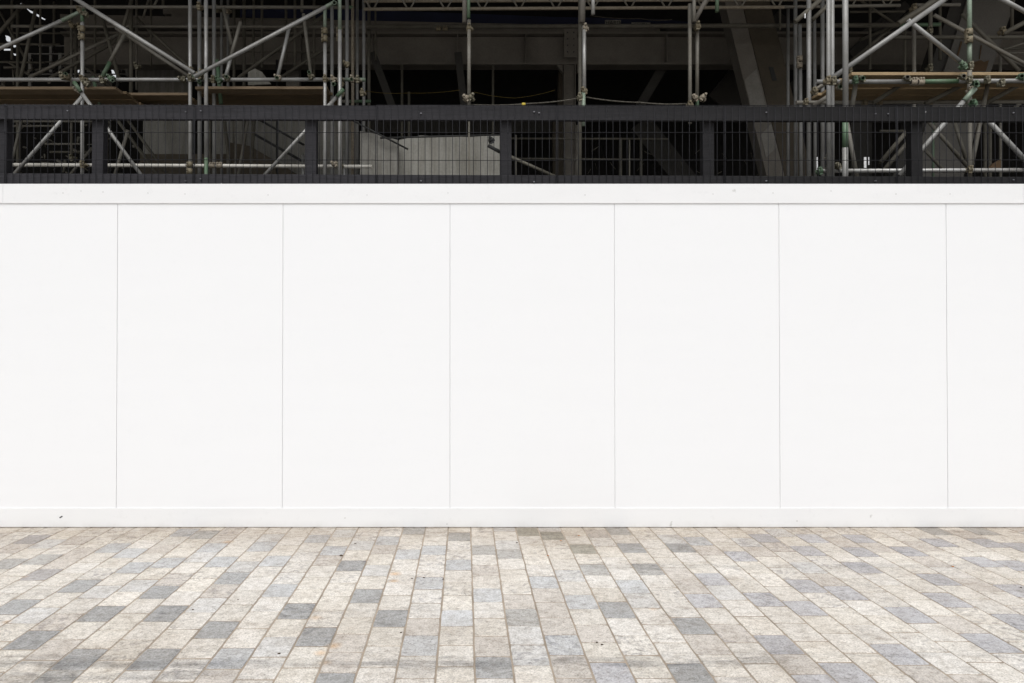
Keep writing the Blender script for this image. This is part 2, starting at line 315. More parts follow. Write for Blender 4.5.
# column boundaries (x, metres) measured along the foot of the hoarding
w = .1935; bounds = [.048 + n * w for n in range(-43, 10)]
while bounds[-1] < PX1: bounds.append(bounds[-1] + .1922)
bounds = [b + random.uniform(-.003, .003) for b in bounds if PX0 < b < PX1]
cols = [[] for _ in bounds]
for px, py, k in darks:
    gx, gy = G(px, py)
    for i in range(len(bounds) - 1):
        if bounds[i] <= gx < bounds[i + 1]: cols[i].append((gy, k)); break
bm = bmesh.new(); LT = bm.loops.layers.float_color.new('tint'); LR = bm.loops.layers.float_color.new('rnd')
L0 = .262
def paver(xa, xb_, ya, yb, tint, swirl):
    gx = random.uniform(.0022, .0048); gy = random.uniform(.0028, .0055)
    x0, x1, y0, y1 = xa + gx, xb_ - gx, ya + gy, yb - gy
    if y1 - y0 < .03 or x1 - x0 < .03: return
    sk = random.uniform(-.004, .004); cs = [(x0, y0), (x1, y0 + sk), (x1, y1 + sk), (x0, y1)]
    pts = []
    for i in range(4):
        a, b = cs[i], cs[(i + 1) % 4]; n = 5
        for k in range(n):
            t = k / n; cut = .0015 if k else .004
            cx, cy = (x0 + x1) / 2, (y0 + y1) / 2
            x = a[0] + (b[0] - a[0]) * t; y = a[1] + (b[1] - a[1]) * t
            j = random.uniform(0, .0026) + (cut if k == 0 else 0)
            dx, dy = cx - x, cy - y; l = math.hypot(dx, dy)
            pts.append((x + dx / l * j, y + dy / l * j))
    z = random.uniform(.0004, .0018); tx, ty = random.uniform(-.006, .006), random.uniform(-.005, .005)
    cx, cy = (x0 + x1) / 2, (y0 + y1) / 2
    zz = lambda x, y: z + (x - cx) * tx + (y - cy) * ty
    top = [bm.verts.new((cx + (x - cx) * .975, cy + (y - cy) * .982, zz(x, y))) for x, y in pts]
    mid = [bm.verts.new((x, y, zz(x, y) - .0022)) for x, y in pts]
    bot = [bm.verts.new((x, y, -.012)) for x, y in pts]
    fs = [bm.faces.new(top)]
    n = len(pts)
    for A, B in ((top, mid), (mid, bot)):
        for k in range(n): fs.append(bm.faces.new((A[k], B[k], B[(k + 1) % n], A[(k + 1) % n])))
    rr = (swirl, random.random(), random.random(), 1)
    for f in fs:
        for l in f.loops: l[LT] = (*tint, 1); l[LR] = rr
def light_tint():
    v = random.gauss(1, .032); wv = random.random()
    a, b = (.60, .565, .515), (.605, .58, .55)
    c = [a[i] * (1 - wv) + b[i] * wv for i in range(3)]
    if random.random() < .13: c = [.51, .475, .44]
    if random.random() < .05: c = [.54, .53, .52]
    return tuple(x * v for x in c)
for i in range(len(bounds) - 1):
    xa, xbb = bounds[i], bounds[i + 1]; ds = sorted(cols[i])
    segs = []; prev = None
    off = random.uniform(0, L0)
    if not ds:
        y = PY0 - off; 
        while y < PY1:
            l = L0 * random.uniform(.93, 1.07); k = None
            if (xa < -4.4 or xbb > 5.0 or y < 3.3) and random.random() < .14: k = random.choice('DBVM')
            segs.append((y, y + l, k)); y += l
    else:
        y = ds[0][0] - L0 / 2; back = []
        while y > PY0: back.append((y - L0, y, random.choice('DBV') if y < 3.4 and random.random() < .13 else None)); y -= L0
        segs = back[::-1]; y = ds[0][0] - L0 / 2
        for q, (gy, k) in enumerate(ds):
            s = gy - L0 / 2; gap = s - y
            if gap > .02:
                n = max(1, round(gap / L0)) if gap > .12 else 0
                if n == 0: s = y
                for t in range(n): segs.append((y + gap * t / n, y + gap * (t + 1) / n, None))
            else: s = y
            segs.append((s, s + L0 * random.uniform(.96, 1.04), k)); y = segs[-1][1]
        while y < PY1:
            l = L0 * random.uniform(.94, 1.06); segs.append((y, y + l, None)); y += l
    for a, b, k in segs:
        a, b = max(a, PY0), min(b, PY1)
        if b - a < .04: continue
        if k: v_ = random.uniform(.92, 1.07); t = tuple(x * v_ for x in TINT[k])
        else: t = light_tint()
        paver(xa, xbb, a, b, t, random.choice((0, 0, .15, .4, .9)))
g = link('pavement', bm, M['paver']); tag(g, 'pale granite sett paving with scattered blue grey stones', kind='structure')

# leaf scraps
def scrap(px, py, s, mat, label, group):
    gx, gy = G(px, py); bm = bmesh.new(); n = 7
    c = bm.verts.new((0, 0, s * .35)); ring = [bm.verts.new((math.cos(t * 6.283 / n) * s * random.uniform(.6, 1.2), math.sin(t * 6.283 / n) * s * random.uniform(.5, 1), random.uniform(0, s * .3))) for t in range(n)]
    base = [bm.verts.new((v.co.x * .9, v.co.y * .9, -.001)) for v in ring]
    for k in range(n):
        bm.faces.new((c, ring[k], ring[(k + 1) % n])); bm.faces.new((ring[k], base[k], base[(k + 1) % n], ring[(k + 1) % n]))
    o = link('leaf_scrap', bm, mat); o.location = (gx, gy, .003); tag(o, label, 'leaf scrap', group)
for px, py, s in ((341, 556, .016), (355, 544, .011), (424, 578, .009), (443, 579.5, .009), (517, 543, .009), (412, 579, .007), (602, 645, .008), (279, 654, .010), (401, 633, .009), (1021, 588, .009), (597, 643, .008), (193, 610, .007), (238, 600, .007)):
    scrap(px, py, s, M['leafy'], 'tiny dark brown scrap of leaf litter lying on the pale setts', 'dark leaf scraps on the paving')
scrap(953, 567, .012, M['leafo'], 'small orange dead leaf on the paving at the right', 'orange leaf scraps on the paving')
for px, py in ((548, 556), (579, 536), (561, 541)):
    scrap(px, py, .010, M['leafo'], 'small orange brown leaf scrap near the middle of the hoarding foot', 'orange leaf scraps on the paving')

# ------------------------------------------------------------------ hoarding
ZT = P(512, 184, D).z; ZB2 = P(512, 203.5, D).z; ZS = P(512, 508, D).z
hd = empty('hoarding', 'long white panelled site hoarding standing on the granite paving', 'hoarding', None, (0, D, 0))
jx = [P(x, 355, D).x for x in (117, 282.7, 450, 614.7, 779.5, 947)]
while jx[0] > -9: jx.insert(0, jx[0] - 1.437)
while jx[-1] < 10: jx.append(jx[-1] + 1.437)
def hpart(name, mat, fn, rel=hd):
    bm = bmesh.new(); fn(bm); o = link(name, bm, mat); o.parent = rel; o.matrix_parent_inverse = Matrix.Translation(-rel.location); return o
for a, b in zip(jx, jx[1:]):
    hpart('panel', M['panel'], lambda bm: box(bm, a + .0016, b - .0016, D + .0, D + .006, ZS - .03, ZB2 + .03, .0028))
hpart('backing_sheet', M['trim'], lambda bm: box(bm, jx[0], jx[-1], D + .0062, D + .034, .03, ZT - .02))
def tb(bm):
    xs = [jx[0], P(3.5, 190, D).x, P(1022.5, 190, D).x, jx[-1]]
    for a, b in zip(xs, xs[1:]): box(bm, a + .0006, b - .0006, D - .009, D - .0005, ZB2, ZT, .002)
    for a, b in zip(xs, xs[1:]): box(bm, a + .0006, b - .0006, D + .0, D + .045, ZT - .018, ZT + .001, .002)
hpart('top_board', M['trim'], tb)
def sb(bm):
    box(bm, jx[0], jx[-1], D - .006, D - .0005, .006, ZS, .001)
    box(bm, jx[0], jx[-1], D + .0, D + .05, .02, .06)
hpart('skirting_board', M['trim'], sb)
sc = bmesh.new()
for x in [jx[0] + k * .479 for k in range(int((jx[-1] - jx[0]) / .479))]:
    for z in ((ZB2 + .045), (ZT - .05)):
        if random.random() < .6: rod(sc, (x + random.uniform(-.05, .05), D - .0252, z + random.uniform(-.01, .01)), (x + .001, D - .02, z), .004, 8)
sc.free()
for px, py in ((81, 191), (63, 193), (103, 192), (148, 193), (185, 194), (448, 193), (585, 195), (713, 194), (773, 193), (268, 195), (367, 195), (831, 191), (896, 194), (950, 194), (61, 517), (345, 518), (447, 524), (797, 521)):
    p = P(px, py, D - (.009 if py < 300 else .006)); 
    hpart('screw', M['screw'], lambda bm: rod(bm, (p.x, p.y - .0012, p.z), (p.x, p.y + .006, p.z), .0045, 10))
# scuff near left foot
p = P(61, 517, D - .006)
hpart('scuff_chip', M['blackplastic'], lambda bm: obox(bm, Vector((p.x, p.y - .0005, p.z)), Vector((.012, 0, .007)), Vector((0, .001, 0)), Vector((-.003, 0, .004))))

# ------------------------------------------------------------------ mesh guard fence on top of the hoarding
FY = 6.70
gf = empty('guard_fence', 'black timber guard fence faced with wire mesh along the top of the white hoarding', 'fence', None, (0, FY, ZT - .3))
XL, XR = jx[0], jx[-1]
def railz(px, py): return P(px, py, FY).z
def sloped(bm, zl0, zl1, zr0, zr1, y0, y1):
    """rail with slightly different heights at px 0 and px 1024"""
    xa, xb_ = P(0, 150, FY).x, P(1024, 150, FY).x
    f = lambda x, l, r: l + (r - l) * (x - xa) / (xb_ - xa)
    pts = [(XL, f(XL, zl0, zr0)), (XR, f(XR, zl0, zr0)), (XR, f(XR, zl1, zr1)), (XL, f(XL, zl1, zr1))]
    prism(bm, [Vector((x, y0, z)) for x, z in pts], Vector((0, y1 - y0, 0)))
    bmesh.ops.recalc_face_normals(bm, faces=bm.faces)
    bmesh.ops.bevel(bm, geom=list(bm.edges), offset=.003, segments=1, affect='EDGES')
hpart('top_rail', M['blackt'], lambda bm: sloped(bm, railz(0, 119), railz(0, 104.5), railz(1024, 121.5), railz(1024, 106.8), FY, FY + .047), gf)
hpart('bottom_rail', M['blackt'], lambda bm: sloped(bm, railz(0, 188), railz(0, 173.3), railz(1024, 188), railz(1024, 176.8), FY, FY + .047), gf)
for px in (2.5, 99, 312, 507.3, 710, 918.5, 1130, 1340, -210, -420):
    xc = P(px, 150, FY + .05).x - .012
    hpart('post', M['blackt'], lambda bm: box(bm, xc - .052, xc + .05, FY + .049, FY + .14, 0.05, railz(px, 106.5) - .01, .004), gf)
edges = [-560, -370, -180, 5, 193.5, 376, 557, 725, 897.5, 1080, 1260]
for a, b in zip(edges, edges[1:]):
    def mp(bm):
        xa, xb_ = P(a, 150, FY - .02).x + .006, P(b, 150, FY - .02).x - .006
        n = max(2, round((xb_ - xa) / .0617)); zt, zb = P(512, 104 + (1.6 if a > 100 else .2), FY - .02).z + .004, ZT - .19
        for k in range(n + 1):
            x = xa + (xb_ - xa) * k / n; j = random.uniform(-.003, .003)
            rod(bm, (x + j, FY - .0135, zb), (x + random.uniform(-.003, .003), FY - .0135, zt + random.uniform(-.002, .002)), .0026 if 0 < k < n else .0034, 6)
        for py in (105.3, 132.6, 160.0, 187):
            z = P(512, py, FY - .02).z + random.uniform(-.003, .003); zo = random.uniform(-.003, .003)
            rod(bm, (xa - .004, FY - .0188, z), (xb_ + .004, FY - .0188, z + zo), .0028, 6)
    hpart('mesh_panel', M['wire'], mp, gf)
for px, py in ((68, 111), (186, 112), (201, 111), (421, 113.5), (534, 112), (539, 113), (875, 114), (888, 114), (1013, 113), (766, 112.5), (186, 181), (201, 179), (421, 181), (534, 182), (766, 181), (875, 181), (1013, 180)):
    p = P(px, py, FY - .004)
    hpart('staple', M['wire_l'], lambda bm: box(bm, p.x - .007, p.x + .007, FY - .014, FY - .001, p.z - .003, p.z + .004), gf)

# ------------------------------------------------------------------ building shell
sh = empty('building_shell', 'dark concrete building interior seen above the hoarding', 'building', None, (0, 18, 0))
CZ = 10.6
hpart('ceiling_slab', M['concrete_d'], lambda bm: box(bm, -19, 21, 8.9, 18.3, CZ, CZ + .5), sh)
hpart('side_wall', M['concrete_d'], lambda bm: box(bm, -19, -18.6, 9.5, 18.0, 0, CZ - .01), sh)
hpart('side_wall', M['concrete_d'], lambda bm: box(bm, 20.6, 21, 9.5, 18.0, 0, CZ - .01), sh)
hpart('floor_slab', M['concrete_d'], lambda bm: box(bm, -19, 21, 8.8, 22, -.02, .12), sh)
hpart('added_shade_overhang', M['concrete_m'], lambda bm: box(bm, -19, 21, 8.2, 8.88, 7.5, CZ + 9), sh)  # unseen overhang, added to keep daylight off the scaffold
# rear wall with small broken openings on the left where the sky shows through
BY = 18.0
holes = [[(5, 35), (9, 36), (12, 40), (11, 42), (6, 41)], [(12, 43), (16, 43.5), (17.5, 46), (14.5, 47.5), (12, 46)], [(3.5, 48.5), (12, 48.8), (12, 50.6), (3.5, 50.4)], [(13, 53), (17, 54), (16.5, 56), (13.5, 55)],
         [(26, 7.8), (33, 11.5), (34.5, 14), (31, 13), (27, 9.5)], [(36, 13), (40, 15.5), (40, 18), (36, 15.5)], [(41, 16.5), (45.5, 19), (45, 20.3), (41, 18.5)],
         [(77, 67), (80, 67.5), (79, 73), (76.5, 72)], [(74.5, 74), (77, 74), (76.5, 77.5), (74.5, 77)], [(111, 69), (113.5, 70), (117, 77), (114, 78), (111.5, 73)], [(20, 3), (21.5, 3), (21.5, 4.2), (20, 4.2)], [(121, 69), (122.2, 69), (122.2, 70), (121, 70)]]
def inpoly(x, y, pl):
    c = False
    for i in range(len(pl)):
        (x1, y1), (x2, y2) = pl[i], pl[i - 1]
        if (y1 > y) != (y2 > y) and x < (x2 - x1) * (y - y1) / (y2 - y1) + x1: c = not c
    return c
def rear(bm):
    step = .5; nx, ny = int(130 / step), int(84 / step); vg = {}
    def V(i, j, dy=0):
        k = (i, j, dy)
        if k not in vg: p = P(i * step, j * step, BY); vg[k] = bm.verts.new((p.x, BY + dy, p.z))
        return vg[k]
    hs = set()
    for i in range(nx):
        for j in range(ny):
            if any(inpoly((i + .5) * step, (j + .5) * step, h) for h in holes): hs.add((i, j))
    for i in range(nx):
        for j in range(ny):
            if (i, j) in hs: continue
            bm.faces.new((V(i, j), V(i, j + 1), V(i + 1, j + 1), V(i + 1, j)))
            for di, dj, e in ((1, 0, ((i + 1, j), (i + 1, j + 1))), (-1, 0, ((i, j), (i, j + 1))), (0, 1, ((i, j + 1), (i + 1, j + 1))), (0, -1, ((i, j), (i + 1, j)))):
                if (i + di, j + dj) in hs: bm.faces.new((V(*e[0]), V(*e[1]), V(*e[1], .02), V(*e[0], .02)))
    xl, xr, zt, zb = P(0, 0, BY).x, P(130, 0, BY).x, P(0, 0, BY).z, P(0, 84, BY).z
    box(bm, -18.6, xl, BY, BY + .12, .12, CZ - .01); box(bm, xr, 20.6, BY, BY + .12, .12, CZ - .01)
    box(bm, xl, xr, BY, BY + .12, .12, zb); 
    if CZ > zt: box(bm, xl, xr, BY, BY + .12, zt, CZ - .01)
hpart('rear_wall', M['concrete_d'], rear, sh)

# ------------------------------------------------------------------ steel frame in the middle
sf = empty('steel_frame', 'dusty grey steel beam and bolted column in the middle of the dark building', 'steel frame', None, (0, 14, 0))
BD = 14.0
def quad(pts, Y, th): return lambda bm: prism(bm, [P(x, y, Y) for x, y in pts], Vector((0, th, 0)))
def bar(px1, py1, px2, py2, Y, wpx, th=.1):
    a, b = P(px1, py1, Y), P(px2, py2, Y); hw = wpx / F * Y / 2
    def fn(bm):
        d = b - a; n = Vector((-d.z, 0, d.x)).normalized() * hw
        obox(bm, (a + b) / 2 + Vector((0, th / 2, 0)), d / 2, n, Vector((0, th / 2, 0)))
        bmesh.ops.recalc_face_normals(bm, faces=bm.faces)
    return fn
x0, x1 = P(60, 45, BD).x, P(1100, 45, BD).x
zu, zl = P(512, 33, BD).z, P(512, 63, BD).z
def ibeam(bm):
    box(bm, x0, x1, BD + .14, BD + .16, zl + .02, zu - .02)
    box(bm, x0, x1, BD, BD + .3, zl - .025, zl + .012, .003); box(bm, x0, x1, BD, BD + .3, zu - .012, zu + .03, .003)
hpart('main_beam', M['beam'], ibeam, sf)
def edge_beam(bm):
    prism(bm, [P(60, 14, 14.6), P(660, 27, 14.6), P(660, 38, 14.6), P(60, 26, 14.6)], Vector((0, .3, 0)))
hpart('upper_edge_beam', M['beam'], edge_beam, sf)
for px in (372, 457.5, 526, 667.5, 300):
    x = P(px, 50, BD).x
    hpart('stiffener', M['beam'], lambda bm: box(bm, x - .008, x + .008, BD + .01, BD + .139, zl + .014, zu - .014), sf)
cx_ = P(569.5, 100, BD).x
def column(bm):
    for s in (-1, 1): box(bm, cx_ + s * .1 - .008, cx_ + s * .1 + .008, BD - .05, BD + .15, .12, zl - .03)
    box(bm, cx_ - .09, cx_ + .09, BD + .02, BD + .035, .12, zl - .03)
hpart('column', M['beam'], column, sf)
gp = hpart('gusset_plate', M['beam'], lambda bm: box(bm, P(564, 40, BD).x, P(577, 40, BD).x, BD - .03, BD - .006, P(570, 58, BD).z, P(570, 29, BD).z, .002), sf)
for bx in (567.3, 573.5):
    for by in (33.3, 39.6, 46, 52.6):
        p = P(bx, by, BD)
        o = hpart('bolt', M['blackplastic'], lambda bm: rod(bm, (p.x, BD - .042, p.z), (p.x, BD - .03, p.z), .013, 6), sf)
for s, px in ((-1, 556), (1, 577)):
    hpart('bracket', M['beam'], quad([(px, 64), (px + 7, 64), (px + (7 if s < 0 else 0), 73)], BD + .02, .1), sf)
hpart('knee_brace', M['beam_d'], bar(372, 52, 392, 106, 13.6, 7.5), sf)
hpart('knee_brace', M['beam_d'], bar(458, 52, 464.5, 110, 13.6, 7), sf)
hpart('knee_brace', M['beam_d'], bar(666, 62, 640, 106, 14.4, 9), sf)
hpart('rear_column', M['brown'], quad([(553, 120), (563, 120), (563, 190), (553, 190)], 14.6, .2), sf)
hpart('rear_column', M['brown'], quad([(559, 68), (563, 68), (563, 112), (558, 112)], 14.6, .2), sf)
hpart('ceiling_joist', M['beam_d'], quad([(660, 26), (742, 26), (742, 33), (672, 33)], 14.5, .2), sf)
hpart('rear_brace', M['beam_d'], bar(640, 122, 690, 185, 15.5, 22, .3), sf)
hpart('rear_brace', M['beam_d'], bar(790, 20, 720, 105, 16, 30, .3), sf)
hpart('rear_brace', M['beam_d'], bar(908, 4, 851, 55, 14, 9, .2), sf)
hpart('rear_brace', M['beam_d'], bar(905, 25, 800, 100, 16, 40, .2), sf)
hpart('low_beam', M['beam_d'], quad([(366, 121), (562, 121), (562, 133), (366, 133)], 16.2, .2), sf)

# leaning columns
lc = empty('leaning_column', 'big grey box column leaning left beyond the middle of the fence', 'column', None, (0, 13, 0))
Y1 = 13.0
def lean(bm, pl, Y, depth):
    prism(bm, [P(x, y, Y) for x, y in pl], Vector((0, depth, 0))); bmesh.ops.recalc_face_normals(bm, faces=bm.faces)
hpart('front_face', M['beam'], lambda bm: lean(bm, [(717, -30), (733.5, -30), (788, 190), (770, 190)], Y1, .3), lc)
hpart('side_face', M['brown'], lambda bm: lean(bm, [(734, -30), (762, -30), (816, 190), (788.5, 190)], Y1 + .04, .3), lc)
hpart('pale_patch', M['patch'], lambda bm: lean(bm, [(744.5, 80), (756.5, 69), (765.5, 105), (750.5, 105)], Y1 - .012, .01), lc)  # patches paler than the front face
hpart('pale_patch', M['patch'], lambda bm: lean(bm, [(761, 135), (771.5, 123.5), (777, 147), (766, 157.5)], Y1 - .012, .01), lc)
hpart('slot', M['blackplastic'], lambda bm: lean(bm, [(769, 67), (773.2, 67), (777, 80.5), (772.5, 80.5)], Y1 + .028, .01), lc)
rc = empty('leaning_column', 'wide pale grey column leaning right behind the right hand scaffold', 'column', None, (4, 12.4, 0))
hpart('front_face', M['patch_d'], lambda bm: lean(bm, [(977, -30), (1026, -30), (991, 71), (960, 190), (905, 190), (944, 71)], 12.4, .3), rc)
hpart('side_face', M['beam_d'], lambda bm: lean(bm, [(962, -30), (976, -30), (943, 71), (904, 190), (888, 190), (929, 71)], 12.44, .3), rc)
hpart('rust_stain', M['rustcoat'], lambda bm: lean(bm, [(974, 62), (981, 60), (984, 62), (989, 60), (986, 71), (972, 71)], 12.385, .01), rc)
hpart('rust_stain', M['rustcoat'], lambda bm: lean(bm, [(961, 41), (962.5, 42), (958, 57), (956.5, 57)], 12.385, .01), rc)
hpart('crack', M['rustcoat'], lambda bm: lean(bm, [(981.2, 45), (982, 45), (980, 59), (979.3, 59)], 12.385, .01), rc)

# screens and panels behind the fence
def thing(name, label, cat, mat, fn, group=None):
    bm = bmesh.new(); fn(bm); bmesh.ops.recalc_face_normals(bm, faces=bm.faces); return tag(link(name, bm, mat), label, cat, group)
thing('concrete_screen', 'pale concrete sheet standing in the dark behind the middle of the mesh fence', 'concrete sheet', M['concrete'], quad([(399, 140), (420, 135.5), (470, 137), (507, 134.5), (507, 215), (399, 215)], 10.6, .1))
thing('concrete_screen', 'cool grey folded sheet left of the pale concrete sheet behind the fence', 'concrete sheet', M['concrete_m'], quad([(360, 131), (372, 133), (398, 140), (398, 215), (360, 215)], 10.4, .1))
thing('concrete_screen', 'grey concrete wall with a dark stair flight behind the left scaffold', 'concrete wall', M['concrete_m'], quad([(214, 117), (356, 117), (356, 215), (214, 215)], 13.2, .15))
thing('concrete_screen', 'light grey board behind the mesh at the far left scaffold bay', 'wall board', M['concrete_m'], quad([(143, 116), (192, 116), (192, 154), (143, 154)], 13.4, .15))
thing('concrete_screen', 'grey block wall above the left scaffold boards', 'wall board', M['concrete_m'], quad([(138, 68), (190, 68), (190, 93), (138, 93)], 15.4, .15))
thing('stair_flight', 'brown stair side sloping down behind the left scaffold', 'stair', M['brown'], quad([(228, 142), (250, 146), (274, 160), (300, 176), (300, 200), (228, 200)], 12.8, .2))
thing('timber_skirt', 'brown timber skirt along the floor edge behind the left scaffold', 'timber board', M['brown'], quad([(140, 154), (228, 154), (228, 190), (140, 190)], 13.0, .1))
thing('column_casing', 'pale narrow column casing above the boards beside the left scaffold', 'column', M['patch'], quad([(286, 62), (299, 62), (299, 86), (286, 86)], 14.8, .2))
thing('debris_sheet', 'light grey sheet of plasterboard leaning above the left scaffold boards', 'sheet', M['concrete'], quad([(248, 72), (255, 68.5), (262, 72), (271, 84), (248, 85)], 12.0, .03))
thing('wall_cabinet', 'grey wall panel with a ledge high in the dark left bay', 'wall panel', M['beam'], quad([(163, 9), (200, 9), (200, 26), (171, 26), (171, 14), (163, 14)], 15.0, .3))
thing('wall_panel', 'dark grey cladding panels high behind the left scaffold', 'wall panel', M['beam_d'], quad([(171, 28), (330, 28), (330, 66), (171, 66)], 15.6, .1))
thing('wall_panel', 'dark grey column behind the right scaffold standards', 'wall panel', M['beam_d'], quad([(851, 100), (872, 100), (872, 190), (851, 190)], 13.4, .3))
ns = empty('banner', 'navy blue banner with small white labels high in the dark building', 'banner', None, (1, 15, 6))
hpart('cloth', M['navy'], quad([(240, 5), (560, 17), (660, 19), (752, 28), (752, 34), (660, 30), (560, 27), (240, 17)], 15.2, .02), ns)
for px, w_, word, py in ((613, 16, 'HARD', 21), (641, 19, 'HATS', 23.5)):
    a = P(px, py, 15.18)
    lb = hpart('white_label', M['concrete'], lambda bm: box(bm, a.x - w_ * .01, a.x + w_ * .01, 15.18, 15.19, a.z - .09, a.z + .02), ns)
    cu = bpy.data.curves.new('lettering', 'FONT'); cu.body = word; cu.size = .11; cu.extrude = .002; cu.align_x = 'CENTER'
    t0 = bpy.data.objects.new('lettering', cu); col.objects.link(t0); bpy.context.view_layer.update()
    me = bpy.data.meshes.new_from_object(t0.evaluated_get(bpy.context.evaluated_depsgraph_get())); bpy.data.objects.remove(t0)
    me.materials.clear(); me.materials.append(M['blackplastic']); t = bpy.data.objects.new('lettering', me); col.objects.link(t)
    t.parent = ns; t.matrix_parent_inverse = Matrix.Translation(-ns.location); t.location = (a.x, 15.175, a.z - .075); t.rotation_euler = (R(90), 0, 0)

# ------------------------------------------------------------------ scaffolds
TR = .0242
def tubes(root, rows):
    """rows: part name, x1, y1, x2, y2 (photo), depth, material, [radius factor], [depth at the second end], [label]"""
    for r in rows:
        name, xa, ya, xb_, yb, Y, mt = r[:7]; k = r[7] if len(r) > 7 and r[7] else 1; Y2 = r[8] if len(r) > 8 and r[8] else Y
        o = hpart(name, M[mt], lambda bm: tube(bm, P(xa, ya, Y), P(xb_, yb, Y2), TR * k), root)
        if len(r) > 9: o['label'] = r[9]
def coupler(root, px, py, Y, mt='clamp', ang=0, s=1.0):
    c = P(px, py, Y)
    def fn(bm):
        ca, sa = math.cos(ang), math.sin(ang); r0 = .034 * s
        u, w = Vector((ca, 0, sa)), Vector((-sa, 0, ca)); y = Vector((0, 1, 0))
        tube(bm, c - u * .028 * s, c + u * .028 * s, r0, 10, .008)
        c2 = c + y * .055 * s
        tube(bm, c2 - w * .028 * s, c2 + w * .028 * s, r0, 10, .008)
        for q, sg in ((c, 1), (c2, -1)):
            d = (w if q is c else u)
            rod(bm, q + d * r0 * .9 - y * .045 * s, q + d * r0 * 1.0 + y * .05 * s, .007 * s, 6)
            rod(bm, q + d * r0 * 1.0 - y * .060 * s, q + d * r0 * 1.0 - y * .038 * s, .014 * s, 6)
            obox(bm, q + d * r0 * 1.25, d * .012 * s, u * .016 * s if q is c else w * .016 * s, y * .022 * s)
        # flap and swivel pin
        obox(bm, c - w * r0 * 1.15, w * .010 * s, u * .022 * s, y * .018 * s)
    hpart('coupler', M[mt], fn, root)
def sleeve(root, px, py, Y, L, mt='rust', ang=math.pi / 2):
    c = P(px, py, Y); u = Vector((math.cos(ang), 0, math.sin(ang))); w = Vector((-u.z, 0, u.x))
    def fn(bm):
        h = L / F * Y / 2
        for a, b in ((-1, -.12), (.12, 1)): tube(bm, c + u * h * a, c + u * h * b, .034, 10, .008)
        obox(bm, c + w * .034, u * h, w * .01, Vector((0, .015, 0)))
        for t in (-.75, -.35, .35, .75): rod(bm, c + u * h * t + w * .036 - Vector((0, .04, 0)), c + u * h * t + w * .036 + Vector((0, .03, 0)), .009, 6)
    hpart('sleeve_coupler', M[mt], fn, root)

